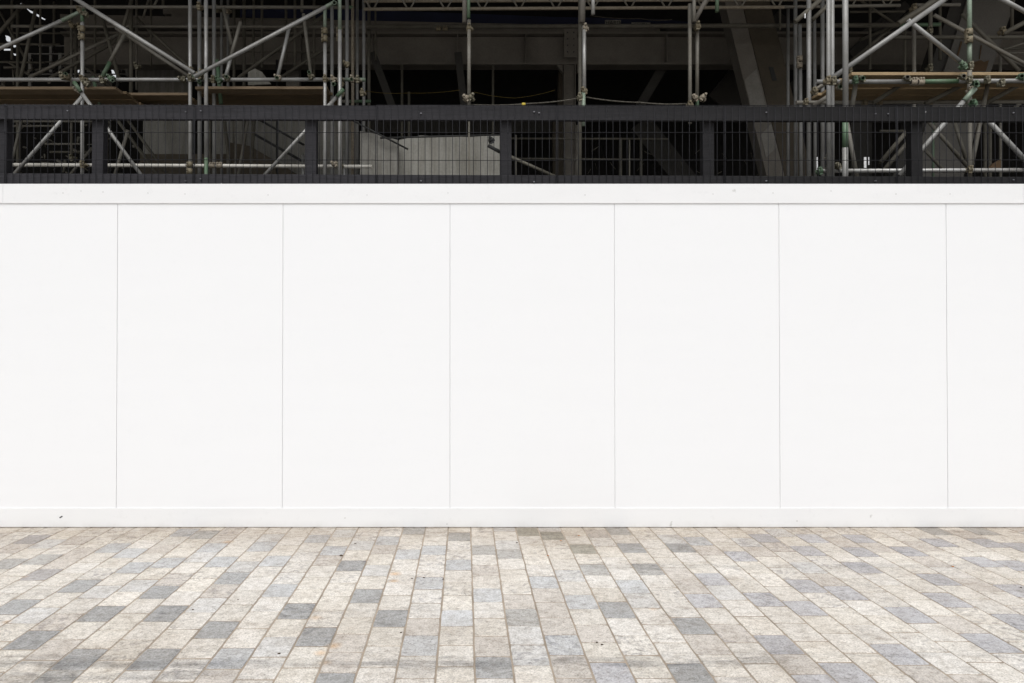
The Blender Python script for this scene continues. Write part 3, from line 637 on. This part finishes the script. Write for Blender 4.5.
# ---- left scaffold, front lift
ls = empty('scaffold', 'grey tube scaffold with crossed braces, front frame at the left', 'scaffold', None, (-4, 10, 0))
A = 10.0
ST = 'standard'; LE = 'ledger'; BR = 'brace'
tubes(ls, [
 (ST, 82.3, 22, 82.3, 200, A, 'galv'), (ST, 82.3, 9, 82.3, 23, A, 'green'),
 (ST, 190, -25, 190.3, 200, A, 'galv'), (ST, 199.3, -25, 199.6, 200, A + .4, 'galv_mid', 1.1), (ST, 206, -25, 206.2, 158, A - .1, 'galv', 1.05), (ST, 206.2, 158, 206.2, 200, A - .1, 'green', 1.05),
 (ST, 214, -25, 214.2, 200, A + .5, 'galv_mid', 1.1),
 (ST, 325, 30, 325, 200, A, 'galv'), (ST, 325, 9, 325, 30, A, 'paleg'), (ST, 332, 6, 332, 200, A + .6, 'galv_mid'), (ST, 339.8, 30, 340, 200, A - .1, 'galv', 1.05), (ST, 339.6, -25, 339.8, 30, A - .1, 'paleg', 1.05),
 (ST, 347, -25, 347, 200, A + .7, 'galv_mid', 1.1), (ST, 352.7, -25, 352.7, 200, A + 1.4, 'cream'), (ST, 357.3, -25, 357.3, 200, A + 1.7, 'galv_mid'), (ST, 363.8, -25, 363.8, 200, A + 1.2, 'galv_mid'),
 (LE, -60, 79.7, 345, 79.6, A + .1, 'galv', 1.05), (LE, 345, 79.6, 365.5, 79.6, A + .1, 'paleg', 1.05),
 (LE, 6, 164.8, 372, 166.6, A + .1, 'galv_l'),
 (BR, 66, -7, 194.5, 73.3, A - .2, 'galv', 1.15), (BR, 116, 28, 191, 78, A + .5, 'galv_dull'), (BR, 190, 73.5, 201, 84, A + .2, 'green', 1, None, 'short green tube end'),
 (BR, -30, 62, 62, 20.5, A + .2, 'galv', 1.1), (BR, 62, 20.5, 85, 9.5, A + .2, 'paleg', 1.1),
 (BR, 194.5, 76.5, 326, 7, A - .2, 'galv', 1.1), (BR, 320, 10.2, 335, 2, A - .19, 'paleg', 1.1),
 (BR, 74.5, 83, 141, 175, A - .1, 'galv'), (BR, 74, 82, 81, 92, A - .13, 'green', 1.08),
 (BR, 14, 174.5, 82, 97, A - .1, 'galv'),
 (BR, 264, 176, 338, 95.5, A - .1, 'galv'), (BR, 337, 96.5, 343.5, 89, A - .13, 'green', 1.08),
 (BR, 124.5, 34, 109, 64, A + .4, 'galv_dull', 1.1), (BR, 110, 62, 100.5, 80, A + .38, 'green', 1.15),
 (BR, 93, 77, 100.5, 108, A + .8, 'green'),
 (BR, 289.5, 26, 277, 80, A + .3, 'galv'), (BR, 303.5, 14, 311.5, 80, A + .6, 'galv_dull'),
 (BR, 230.5, 59, 225, 79, A + .2, 'galv'), (BR, 240.5, 22, 230, 60, A + .25, 'galv_dull'), (BR, 223.5, 8, 231.5, 45, A + .8, 'galv_dull'),
 (BR, 217, 60, 221, 104, A + .5, 'green', 1.1), (BR, 128, 130, 115, 175, A + .7, 'galv_dull'),
 ('transom', 334.3, 2.7, 336.5, 3.5, A - .35, 'paleg', 1.05, A + 1.4),
 ('transom', 333.4, 84, 335, 84, A - .3, 'green', 1, A + 1.3), ('transom', 112.5, 80.5, 113, 80.6, A - .25, 'paleg', .9, A + 1.1),
 ('transom', 277, 77.5, 278.5, 79, A - .2, 'green', .9, A + 1.2), ('transom', 226.4, 76.5, 228, 78, A - .2, 'green', .9, A + 1.2),
 ('transom', 65.5, 73.5, 68, 75.5, A - .25, 'green', .9, A + 1.2), ('transom', 351.5, 79, 352.5, 80, A - .2, 'green', .9, A + 1.2), ('transom', 309, 72, 310, 74, A - .2, 'green', .9, A + 1.2), ('transom', 199.2, 81, 200.5, 82.5, A - .2, 'green', .9, A + 1.2),
])
for px, py, mt, an in ((82.5, 79, 'rust', .3), (85.5, 83.5, 'clamp', 1), (77, 90, 'cream', .9), (66, 77, 'rust', 1.4), (110, 78, 'green', .6), (102, 80, 'clamp', .2), (82.5, 164.5, 'rust', 0), (79.5, 10, 'rust', .5), (84, 14, 'clamp', 1.2), (182, 79, 'clamp', 1.2), (189, 69, 'rust', .9), (190, 78, 'clamp', 0), (199, 76, 'rust', .4), (206, 79.5, 'clamp', 0), (203, 72, 'rust', .9), (213, 79.5, 'rust', 0), (218, 80, 'green', .5), (226, 78, 'clamp', .7), (277.5, 77.5, 'cream', .9), (310, 76, 'clamp', .4), (325, 78.5, 'rust', 0), (333, 79, 'cream', .4), (340, 78.5, 'clamp', 0), (340.5, 84, 'rust', .7), (352, 79, 'cream', .2), (346, 64, 'rust', .8), (357.5, 79.5, 'clamp', 0), (341, 94, 'clamp', .8), (334, 164, 'cream', .9), (339.5, 166, 'clamp', .3), (362, 92.5, 'rust', 0), (62, 76, 'clamp', .2), (199, 6.5, 'rust', 0)):
    coupler(ls, px, py, A - .02, mt, an, .92)
for px, py, L in ((82.3, 33, 14), (325, 35, 14), (340, 34.5, 14), (190.3, 168, 12)): sleeve(ls, px, py, A - .02, L)
sleeve(ls, 216, 165.8, A + .08, 13, 'cream', 0)

# ---- left scaffold, rear frame
lr = empty('scaffold', 'darker tube scaffold frame standing behind the left scaffold', 'scaffold', None, (-5, 12.4, 0))
B = 12.3
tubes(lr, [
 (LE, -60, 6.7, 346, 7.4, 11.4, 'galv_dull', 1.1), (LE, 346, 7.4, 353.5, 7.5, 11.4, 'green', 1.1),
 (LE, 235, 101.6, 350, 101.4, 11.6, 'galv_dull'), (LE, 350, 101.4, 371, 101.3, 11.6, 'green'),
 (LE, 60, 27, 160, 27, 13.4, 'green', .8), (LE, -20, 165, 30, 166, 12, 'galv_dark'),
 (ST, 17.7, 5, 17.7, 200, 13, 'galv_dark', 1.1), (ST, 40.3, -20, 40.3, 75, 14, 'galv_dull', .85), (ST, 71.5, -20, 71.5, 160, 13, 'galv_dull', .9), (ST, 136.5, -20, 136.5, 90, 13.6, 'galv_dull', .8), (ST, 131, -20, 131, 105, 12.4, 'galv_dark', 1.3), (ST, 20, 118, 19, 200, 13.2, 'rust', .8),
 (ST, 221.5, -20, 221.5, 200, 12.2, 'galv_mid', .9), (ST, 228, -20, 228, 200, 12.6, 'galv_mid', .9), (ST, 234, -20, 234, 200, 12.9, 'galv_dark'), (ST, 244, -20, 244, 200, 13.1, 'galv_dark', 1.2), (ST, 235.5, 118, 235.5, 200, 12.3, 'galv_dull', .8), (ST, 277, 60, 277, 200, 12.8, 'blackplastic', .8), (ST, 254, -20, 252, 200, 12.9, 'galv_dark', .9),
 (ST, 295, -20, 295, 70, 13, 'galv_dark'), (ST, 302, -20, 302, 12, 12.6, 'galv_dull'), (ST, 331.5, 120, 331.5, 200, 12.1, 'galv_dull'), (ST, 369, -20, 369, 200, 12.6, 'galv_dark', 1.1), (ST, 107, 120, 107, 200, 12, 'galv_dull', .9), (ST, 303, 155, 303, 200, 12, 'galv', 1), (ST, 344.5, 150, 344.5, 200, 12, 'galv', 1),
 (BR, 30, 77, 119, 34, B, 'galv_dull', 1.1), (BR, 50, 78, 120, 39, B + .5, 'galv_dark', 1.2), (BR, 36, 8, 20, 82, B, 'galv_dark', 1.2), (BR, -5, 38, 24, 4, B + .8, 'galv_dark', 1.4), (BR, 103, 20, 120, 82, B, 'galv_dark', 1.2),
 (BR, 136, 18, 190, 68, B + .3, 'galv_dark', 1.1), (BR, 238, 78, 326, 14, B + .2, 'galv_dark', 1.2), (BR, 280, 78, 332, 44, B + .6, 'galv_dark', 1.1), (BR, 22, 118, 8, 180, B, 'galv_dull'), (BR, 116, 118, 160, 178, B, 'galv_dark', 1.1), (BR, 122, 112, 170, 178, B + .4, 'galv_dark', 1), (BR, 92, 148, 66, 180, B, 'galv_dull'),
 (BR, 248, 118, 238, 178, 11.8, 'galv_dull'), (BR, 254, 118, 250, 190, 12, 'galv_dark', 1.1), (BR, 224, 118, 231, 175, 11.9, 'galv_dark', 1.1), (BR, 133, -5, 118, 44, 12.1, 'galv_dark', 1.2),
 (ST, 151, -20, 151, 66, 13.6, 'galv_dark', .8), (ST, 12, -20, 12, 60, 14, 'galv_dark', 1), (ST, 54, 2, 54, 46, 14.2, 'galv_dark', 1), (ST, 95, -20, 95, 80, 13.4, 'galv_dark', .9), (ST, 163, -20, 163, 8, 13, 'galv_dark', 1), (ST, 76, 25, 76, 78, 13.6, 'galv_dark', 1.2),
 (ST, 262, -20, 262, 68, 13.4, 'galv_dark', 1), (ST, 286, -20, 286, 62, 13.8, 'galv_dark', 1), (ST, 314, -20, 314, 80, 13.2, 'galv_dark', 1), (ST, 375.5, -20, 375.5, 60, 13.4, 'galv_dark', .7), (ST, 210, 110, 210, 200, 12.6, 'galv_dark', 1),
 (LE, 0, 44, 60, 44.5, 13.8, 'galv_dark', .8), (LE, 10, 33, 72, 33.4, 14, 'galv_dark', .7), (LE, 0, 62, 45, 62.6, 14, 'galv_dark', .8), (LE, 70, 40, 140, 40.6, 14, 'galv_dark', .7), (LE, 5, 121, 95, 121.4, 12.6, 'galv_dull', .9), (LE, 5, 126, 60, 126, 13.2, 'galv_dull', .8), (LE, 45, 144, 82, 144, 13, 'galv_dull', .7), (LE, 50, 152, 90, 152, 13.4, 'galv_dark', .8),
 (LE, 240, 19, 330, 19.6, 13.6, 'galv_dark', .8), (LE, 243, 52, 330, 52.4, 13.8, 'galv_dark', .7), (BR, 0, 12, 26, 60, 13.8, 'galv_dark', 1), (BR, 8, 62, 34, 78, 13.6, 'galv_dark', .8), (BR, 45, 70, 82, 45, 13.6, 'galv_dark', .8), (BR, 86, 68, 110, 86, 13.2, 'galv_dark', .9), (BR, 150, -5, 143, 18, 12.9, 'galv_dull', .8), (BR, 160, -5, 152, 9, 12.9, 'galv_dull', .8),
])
for px, py, mt, an in ((71.5, 25, 'rust', .4), (71.5, 158, 'clamp', .2), (136.5, 66, 'clamp', .3), (227, 10, 'cream', 0), (217, 9, 'clamp', 0), (276, 101, 'rust', 0), (245, 101, 'rust', .3), (312, 101, 'rust', .3), (79.5, 27, 'rust', .1)): coupler(lr, px, py, 11.5, mt, an)

# ---- long ledger tube and lattice girder
lg = empty('long_ledger_tube', 'long dull greenish tube running level across the dark building', 'scaffold tube', None, (0, 12.5, 6.6))
tubes(lg, [('tube', 12, 26.2, 366, 27, 12.5, 'galv_dull', 1.05), ('tube', 366, 27, 900, 25.2, 12.5, 'galv_dark', 1.5)])
sleeve(lg, 442, 28.8, 12.48, 12, 'rust', 0)
lat = empty('lattice_girder', 'pale steel lattice girder along the top edge of the dark bay', 'lattice girder', None, (1, 11, 6.4))
LY = 11.0
tubes(lat, [('chord', 364, 9.3, 784, 7.2, LY, 'cream'), ('chord', 364, -22, 784, -24, LY, 'cream'), ('chord', 784, 7.0, 900, 5.4, LY, 'galv_dull'), ('chord', 784, -24, 900, -25, LY, 'galv_dull'), ('rail', 364, 1.4, 900, -.6, LY + .12, 'cream', .9)])
def lac(bm):
    px = 372
    while px < 900:
        yb = 9.3 - (px - 364) * .005
        for s in (-1, 1): rod(bm, P(px + s * 2, yb - 1.5, LY), P(px + s * 18, yb - 29, LY), .013, 6)
        px += 36.8
hpart('lacing', M['galv_dull'], lac, lat)

# ---- centre props
G1 = 'steel props standing in the middle of the dark bay'
def prop(label, rows, cps):
    e = empty('scaffold_prop', label, 'steel prop', G1, (P(rows[0][1], 150, rows[0][5]).x, rows[0][5], .12)); tubes(e, rows)
    for c in cps: coupler(e, *c)
C = 9.6
prop('dull steel prop with a winged clamp, left one of the middle bay', [('pole', 469, 20, 469, 108, C, 'galv_dull'), ('pole', 469, 108, 469, 330, C + .02, 'galv_dark', .5), ('top_tube', 468.6, -12, 468.6, 18, C - .1, 'green', .9), ('flat_bar', 464.5, -12, 464.5, 23, C + .1, 'beam', 1.2)], [(469, 28, C, 'rust', 0), (466, 98, C - .02, 'cream', .8), (471, 97, C - .02, 'clamp', -.6)])
prop('bright steel prop with green lower end by the bolted column', [('pole', 584.2, 26, 584.2, 92, C, 'galv'), ('foot', 583.6, 92, 583.6, 126, C, 'paleg', 1.05), ('flat_bar', 583, -12, 582, 23, C + .1, 'beam', 1.6), ('top_tube', 593, -12, 593, 14.5, C - .1, 'galv', 1)], [(584, 91, C, 'rust', .5), (585, 28, C, 'cream', 0), (580, 97, C, 'clamp', .2)])
prop('dark steel prop just left of the bright one by the bolted column', [('pole', 580, -12, 580, 200, C + .4, 'galv_dark', 1)], [])
prop('dull pole left of the green footed prop near the leaning column', [('pole', 689.8, 4, 690, 124, C, 'galv_dull')], [(690, 105, C, 'rust', .2)])
prop('green footed steel prop near the leaning column', [('pole', 697.3, 24, 697, 97, C + .1, 'galv_dull'), ('foot', 697, 97, 697, 112, C + .1, 'green', 1.05), ('top_tube', 717, -12, 717, 12, C, 'green', 1), ('flat_bar', 694, 22, 708, -4, C, 'beam', 1.2), ('flat_bar', 694, -12, 694, 22, C - .1, 'galv_dull')], [(695, 98, C, 'cream', .7), (703, 97, C - .1, 'cream', -.7), (697.5, 26, C, 'rust', 0)])
for px, y0, Y, lb in ((402, 65, 13.2, 'thin dark hanger rod at the left of the middle bay'), (409, 92, 13, 'short thin dark rod beside the left hanger rod'), (493, 65, 13.2, 'thin dark hanger rod left of the bolted column'), (516, 135, 12, 'thin grey upright in the dark right of the middle fence post'), (629.5, 140, 12, 'slim pale upright low in the dark middle bay'), (577, 125, 12, 'slim pale rod standing right behind the bolted column foot')):
    thing('hanger_rod', lb, 'rod', M['galv_dull'] if px in (516, 629.5, 577) else M['galv_dark'], lambda bm: tube(bm, P(px, y0, Y), P(px, 200, Y), .022 if px < 510 else .012), 'thin rods in the dark bay')
sg_ = empty('guard_rail', 'low dark guard rail deep inside the middle bay', 'rail', None, (1, 14, .2))
tubes(sg_, [('rail', 505, 138.5, 668, 139, 13.6, 'galv_dark', .7), ('rail', 505, 158.5, 640, 159.5, 13.6, 'galv_dark', .7), (ST, 620.5, 138, 620.5, 200, 13.6, 'galv_dark', 1.2), (ST, 641, 138, 641, 200, 13.6, 'galv_dark', 1)])
hr = empty('stair_handrail', 'black stair handrails sloping down behind the left scaffold mesh', 'handrail', None, (-3, 12.4, 1))
tubes(hr, [('rail', 259, 119.5, 304, 145, 12.6, 'blackplastic', .8), ('rail', 254, 134, 302, 161, 12.6, 'blackplastic', .9)])
hr = empty('stair_handrail', 'black handrail ending in front of the grey folded sheet', 'handrail', None, (-1, 10.2, 1))
tubes(hr, [('rail', 340, 114, 408, 149.3, 10.3, 'blackplastic', .5), ('rail', 380, 138, 507, 134.6, 10.3, 'blackplastic', .5)])
hr = empty('stair_handrail', 'dark handrail sloping down through the middle fence post to the right', 'handrail', None, (1, 10.2, 1))
tubes(hr, [('rail', 488, 145.5, 500, 152, 10.3, 'blackplastic', 1), ('rail', 500, 152, 556, 177, 10.3, 'galv_dark', .9)])
coupler(hr, 491, 140, 10.3, 'blackplastic', .4)
# cords
def cord(label, pts, Y, mt, r=.006):
    out = []
    for (xa, ya), (xb_, yb) in zip(pts, pts[1:]):
        for k in range(8):
            t = k / 8; out.append(P(xa + (xb_ - xa) * t, ya + (yb - ya) * t + 4 * t * (1 - t) * 1.2, Y))
    out.append(P(*pts[-1], Y))
    thing('cord', label, 'cord', M[mt], lambda bm: polyrod(bm, out, r))
cord('light cord sagging between the fence top and the green footed prop', [(470, 104.6), (530, 103.5), (585, 97), (640, 102.5), (690, 103.5)], 9.7, 'cord', .009)
cord('yellow cord slung low left of the winged prop', [(365, 91), (408, 93), (460, 90)], 12, 'yellow', .0045)
cord('yellow cord slung right of the winged prop', [(474, 92), (515, 98), (555, 90)], 12, 'yellow', .0045)
cord('thin dirty cable high behind the lattice girder', [(590, 15.5), (640, 18.5), (672, 19.5)], 13.5, 'cord', .008)
def yt(bm):
    p = P(523.5, 104.6, 6.9); box(bm, p.x - .016, p.x + .016, 6.88, 6.92, p.z - .008, p.z + .012, .003)
thing('yellow_tag', 'small yellow tag on top of the black fence rail', 'tag', M['yellow_b'], yt)

# ---- light steel window frames far left
wf = empty('window_framing', 'thin grey stud framing deep inside the far left bay', 'framing', None, (-8, 16, 3))
def fr(bm):
    for x, y0, y1, w_ in ((29.6, 53, 86, 2.6), (50.5, 45, 72, 2.4), (59.8, 53, 76, 3), (88.4, 30, 72, 2.8), (101.5, 45, 72, 2.6), (127, 45, 76, 2.6), (96.5, 15, 36, 1.6), (117, 68, 88, 2)):
        a, b = P(x - w_ / 2, y0, 16.4), P(x + w_ / 2, y1, 16.4); box(bm, a.x, b.x, 16.4, 16.46, b.z, a.z)
    for x0_, x1_, y, w_ in ((29, 72, 53.3, .8), (38, 92, 45.3, .7), (88, 130, 59.5, .6), (30, 130, 73.5, 1)):
        a, b = P(x0_, y, 16.36), P(x1_, y + w_, 16.36); box(bm, a.x, b.x, 16.36, 16.39, b.z, a.z)
hpart('studs', M['galv'], fr, wf)
thing('pale_sheet', 'pale sheet glimpsed between tubes above the left boards', 'sheet', M['patch'], quad([(80, 74), (112, 74), (112, 86), (80, 86)], 16.0, .03))
def clut(bm):
    rnd = random.Random(3)
    for _ in range(90):
        x, y = rnd.uniform(0, 135), rnd.choice((rnd.uniform(118, 178), rnd.uniform(60, 84))); Y = rnd.uniform(14, 16)
        a = P(x, y, Y); b = P(x + rnd.choice((rnd.uniform(-22, 22), rnd.uniform(-2, 2))), y + rnd.choice((rnd.uniform(-1, 1), rnd.uniform(-18, 18))), Y + rnd.uniform(-.3, .3))
        if (b - a).length > .05: rod(bm, a, b, rnd.uniform(.01, .03), 6)
tag(thing('site_clutter', 'tangle of small steel bits deep behind the left scaffold', None, M['galv_dull'], clut), 'tangle of small steel bits deep behind the left scaffold', kind='stuff')
def clut2(bm):
    rnd = random.Random(5)
    for _ in range(18):
        x, y = rnd.uniform(590, 760), rnd.uniform(150, 178); Y = rnd.uniform(14, 16)
        a = P(x, y, Y); b = P(x + rnd.uniform(-8, 8), y + rnd.uniform(-8, 8), Y)
        if (b - a).length > .05: rod(bm, a, b, rnd.uniform(.005, .009), 6)
tag(thing('site_clutter', 'dim clutter low inside the middle bay', None, M['galv_dark'], clut2), 'dim clutter low inside the middle bay', kind='stuff')

# ---- boards
def planks(px0, px1, py, Y, n, mat, labels, group, name='scaffold_board', bw=.225, th=.038):
    z = P(500, py, Y).z
    for k in range(n):
        xa, xb_ = P(px0, py, Y).x, P(px1, py, Y).x
        bm = bmesh.new(); y0 = Y + k * (bw + .016); dz = random.uniform(-.007, .007)
        box(bm, xa + random.uniform(-.03, .03), xb_ + random.uniform(-.03, .03), y0, y0 + bw, z - th + dz, z + dz, .004)
        tag(link(name, bm, M['board_f'] if k == 0 and mat is M['board'] else mat), labels[k], 'board', group)
ordn = ['front', 'second', 'third', 'fourth', 'fifth', 'sixth']
planks(-60, 117, 86, A + .2, 5, M['board'], [f'brown scaffold board on the far left deck, {o} from the fence' for o in ordn], 'boards of the far left deck')
planks(122, 188, 92.5, A + .9, 3, M['board'], [f'brown scaffold board on the short deck under the grey wall, {o} from the fence' for o in ordn], 'boards of the short deck')
planks(194, 329, 86.5, A + .3, 4, M['board'], [f'brown scaffold board between the left upright groups, {o} from the fence' for o in ordn], 'boards of the middle left deck')
# ---- right scaffold
E = 8.3
rs = empty('scaffold', 'grey tube scaffold with thick uprights and crossed braces at the right', 'scaffold', None, (5, 8.4, 0))
tubes(rs, [
 (ST, 828.4, -40, 828.6, 200, 7.9, 'galv_mid', .9), (ST, 832.3, -40, 832.5, 200, 8.1, 'galv_mid', .85), (ST, 845.2, -40, 845.5, 120, 7.45, 'galv_mid', 1.15), (ST, 845.2, 120, 845.2, 148, 7.46, 'green', 1.15), (ST, 845.2, 148, 845.2, 200, 7.46, 'galv_mid', 1.15),
 (ST, 969.5, 64, 969.8, 200, E, 'galv_dull', 1), (ST, 969.5, 40, 969.5, 64, E, 'paleg', 1), (ST, 969.3, -30, 969.5, 40, E, 'paleg', 1),
 (LE, 816, 81.8, 912, 81.6, E - .1, 'galv_mid', 1), (LE, 923, 81.6, 958, 81.2, E - .1, 'green', 1), (LE, 912, 81.6, 923, 81.6, E - .1, 'galv_mid', .9), (LE, 958, 81.2, 1110, 80.6, E - .1, 'galv_mid', 1),
 (LE, 796, 102.7, 1110, 101.3, 9.25, 'galv_dull', 1), (LE, 818, 171, 1110, 169.8, E - .1, 'galv', .95),
 (BR, 828, 81, 944, 0, E - .25, 'galv_mid', 1.1), (BR, 944, 0, 965, -15, E - .25, 'galv_mid', 1.1), (BR, 813, 106, 828, 96.5, E + .1, 'galv_dull', 1), (BR, 812, 92.5, 826, 83, E, 'galv_dull', 1),
 (BR, 908, 20, 962, 63, E + .2, 'galv_mid', 1), (BR, 960, 61.5, 966, 66.5, E + .18, 'green', 1.1),
 (BR, 1000, -2, 1040, 20, E, 'galv_mid', 1), (BR, 899, 176, 966, 98.5, E - .2, 'galv_mid', 1.05), (BR, 964, 100.8, 975, 88.5, E - .21, 'paleg', 1.12), (BR, 984, 116, 1040, 176, E - .15, 'galv_mid', 1.1),
 (BR, 989, 78, 969.5, 176, E + .6, 'galv_dull', 1), (BR, 856, 82, 852, 108, E + .5, 'galv_dull', 1.1), (BR, 845, 112, 857, 178, E + .5, 'galv_dull', 1),
 ('transom', 863, 78, 861, 79, E - .3, 'green', .9, E + .9), ('transom', 907.5, 77, 905, 78.5, E - .3, 'galv_dull', .9, E + .9), ('transom', 964, 76, 962, 78, E - .3, 'galv_dull', .9, E + .9), ('transom', 976.5, 84, 975, 85, E - .3, 'green', .9, E + .9), ('transom', 840.5, 86.5, 840, 87, E - .3, 'green', .9, E + .9), ('transom', 1022, 76, 1019, 78, E - .3, 'green', .9, E + .9),
 (BR, 905, 82, 873, 103, E + .7, 'galv_dark', 1.1), (BR, 968, 82, 925, 104, E + .7, 'galv_dark', 1.1), (BR, 1024, 82, 985, 104, E + .7, 'galv_dark', 1.1),
])
for px, py, mt, an in ((828, 80.5, 'rust', 0), (833.5, 81, 'clamp', .1), (845.5, 80.5, 'rust', 0), (840.5, 86.5, 'cream', .5), (849, 69, 'rust', .6), (855.5, 80, 'green', .3), (862, 79, 'clamp', .9), (907.5, 78.5, 'clamp', 1.1), (964, 66, 'green', .7), (970.5, 66, 'clamp', .1), (963, 77, 'rust', 1), (969.5, 80, 'clamp', 0), (976, 84, 'green', .6), (971, 90.5, 'cream', .3), (987.5, 80, 'clamp', .4), (1022, 77, 'green', .8), (829.5, 157, 'clamp', .9), (829.2, 168, 'clamp', .4), (838, 166, 'clamp', .7), (820, 171, 'green', .3), (969.8, 169.5, 'rust', 0), (974, 103, 'green', .7), (1002, 83, 'clamp', .2), (815, 91, 'rust', .5), (806, 102, 'rust', .1), (865, 102.5, 'rust', .2), (880, 102.5, 'rust', .2), (930, 102, 'rust', .2)):
    coupler(rs, px, py, (7.5 if px in (828, 828.5, 833.5, 845.5) else (9.2 if py > 101 and py < 103 else E - .15)), mt, an, .8)
sleeve(rs, 969.5, 36, E - .02, 14); sleeve(rs, 917, 82.3, E - .12, 13, 'cream', 0)
rr = empty('scaffold', 'row of dull uprights standing behind the thick ones at the right', 'scaffold', None, (5, 10.5, 0))
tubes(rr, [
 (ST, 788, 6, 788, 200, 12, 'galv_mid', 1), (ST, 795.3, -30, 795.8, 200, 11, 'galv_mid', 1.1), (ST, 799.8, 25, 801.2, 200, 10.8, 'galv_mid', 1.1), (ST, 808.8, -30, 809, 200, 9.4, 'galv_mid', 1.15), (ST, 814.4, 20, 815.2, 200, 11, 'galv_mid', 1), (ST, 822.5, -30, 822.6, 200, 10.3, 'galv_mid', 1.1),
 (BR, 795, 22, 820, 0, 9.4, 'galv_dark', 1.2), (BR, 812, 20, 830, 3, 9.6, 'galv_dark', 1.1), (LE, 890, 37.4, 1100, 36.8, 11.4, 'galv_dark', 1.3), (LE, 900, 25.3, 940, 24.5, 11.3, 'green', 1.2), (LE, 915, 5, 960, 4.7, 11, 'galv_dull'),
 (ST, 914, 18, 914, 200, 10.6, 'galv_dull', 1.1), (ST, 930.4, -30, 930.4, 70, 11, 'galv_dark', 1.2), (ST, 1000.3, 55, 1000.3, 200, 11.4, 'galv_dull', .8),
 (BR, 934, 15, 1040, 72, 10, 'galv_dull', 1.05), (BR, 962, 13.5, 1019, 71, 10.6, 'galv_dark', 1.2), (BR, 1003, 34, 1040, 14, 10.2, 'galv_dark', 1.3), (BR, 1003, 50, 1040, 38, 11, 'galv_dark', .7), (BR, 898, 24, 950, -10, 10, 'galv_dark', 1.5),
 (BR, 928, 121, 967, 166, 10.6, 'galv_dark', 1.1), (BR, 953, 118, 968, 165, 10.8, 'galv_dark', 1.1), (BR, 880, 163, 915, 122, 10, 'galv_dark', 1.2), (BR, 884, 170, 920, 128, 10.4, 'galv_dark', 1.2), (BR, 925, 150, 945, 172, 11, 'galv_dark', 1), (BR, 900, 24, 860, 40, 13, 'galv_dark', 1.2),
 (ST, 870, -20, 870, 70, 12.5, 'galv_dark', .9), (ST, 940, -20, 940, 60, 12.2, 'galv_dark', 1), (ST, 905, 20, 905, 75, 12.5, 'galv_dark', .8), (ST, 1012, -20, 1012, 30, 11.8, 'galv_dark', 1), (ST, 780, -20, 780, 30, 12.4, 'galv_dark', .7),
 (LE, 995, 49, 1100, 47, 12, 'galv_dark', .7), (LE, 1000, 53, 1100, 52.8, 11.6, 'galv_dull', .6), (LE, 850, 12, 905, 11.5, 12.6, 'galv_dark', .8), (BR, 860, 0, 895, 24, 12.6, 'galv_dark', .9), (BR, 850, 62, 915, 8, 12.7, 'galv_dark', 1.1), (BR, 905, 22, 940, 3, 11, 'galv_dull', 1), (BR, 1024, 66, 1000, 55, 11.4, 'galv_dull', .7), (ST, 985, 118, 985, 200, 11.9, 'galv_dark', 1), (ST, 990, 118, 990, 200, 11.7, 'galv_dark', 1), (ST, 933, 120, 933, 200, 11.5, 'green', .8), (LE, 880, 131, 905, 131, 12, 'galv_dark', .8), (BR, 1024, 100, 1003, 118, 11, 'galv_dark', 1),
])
sleeve(rr, 800, 62, 10.75, 12, 'cream'); coupler(rr, 930, 30, 10.9, 'clamp', .3); coupler(rr, 930, 68, 10.9, 'clamp', .3); coupler(rr, 1003, 31, 10.2, 'rust', .4); coupler(rr, 914, 8, 10.6, 'rust', .2)
planks(850, 1100, 71.8, E + .25, 4, M['board_new'], [f'tan scaffold board on the right hand deck, {o} from the fence' for o in ordn], 'boards of the right deck', th=.036)
for px, y0, y1, w_, Y, lb in ((817.5, 157, 170, 1.6, 8.2, 'small bluish white tag by the thick right uprights'), (865.3, 157, 168, 2.4, 8.6, 'small white tag above the lower right ledger, left of a pair'), (868.8, 157, 165, 1.2, 8.6, 'narrow white tag above the lower right ledger, right of a pair'), (805.2, 13.5, 18, 1.2, 9, 'tiny white tag high on the right uprights')):
    def f(bm):
        a, b = P(px - w_ / 2, y0, Y), P(px + w_ / 2, y1, Y); box(bm, a.x, b.x, Y, Y + .01, b.z, a.z, .001)
    thing('white_tag', lb, 'tag', M['white'], f)
thing('brown_debris', 'scrap of orange brown debris behind the lower right ledger', 'debris', M['rustcoat'], quad([(989, 168), (994, 163), (998, 161), (1001, 159), (1001, 168)], 10.8, .05))

# ------------------------------------------------------------------ light
w = bpy.data.worlds.new('World'); scene.world = w; w.use_nodes = True
nt = w.node_tree; bg = nt.nodes['Background']
sky = nt.nodes.new('ShaderNodeTexSky'); sky.sky_type = 'NISHITA'; sky.sun_disc = False
ELEV, AZ = R(60), R(188)     # soft sun behind the camera
sky.sun_elevation = ELEV; sky.sun_rotation = AZ; sky.air_density = 1.2; sky.dust_density = 3
hs = nt.nodes.new('ShaderNodeHueSaturation'); hs.inputs['Saturation'].default_value = .12
nt.links.new(sky.outputs[0], hs.inputs['Color']); nt.links.new(hs.outputs[0], bg.inputs['Color']); bg.inputs['Strength'].default_value = .15
sd = bpy.data.lights.new('sun', 'SUN'); sd.energy = 1.5; sd.angle = R(45); sd.color = (1, .985, .97)
so = bpy.data.objects.new('sun', sd); col.objects.link(so)
dirv = Vector((math.sin(AZ) * math.cos(ELEV), math.cos(AZ) * math.cos(ELEV), math.sin(ELEV)))
so.rotation_euler = dirv.to_track_quat('Z', 'Y').to_euler()
vs = scene.view_settings
vs.view_transform = 'Standard'; vs.look = 'None'; vs.exposure = .20; vs.gamma = 1; vs.use_curve_mapping = False
scene.render.engine = 'CYCLES'
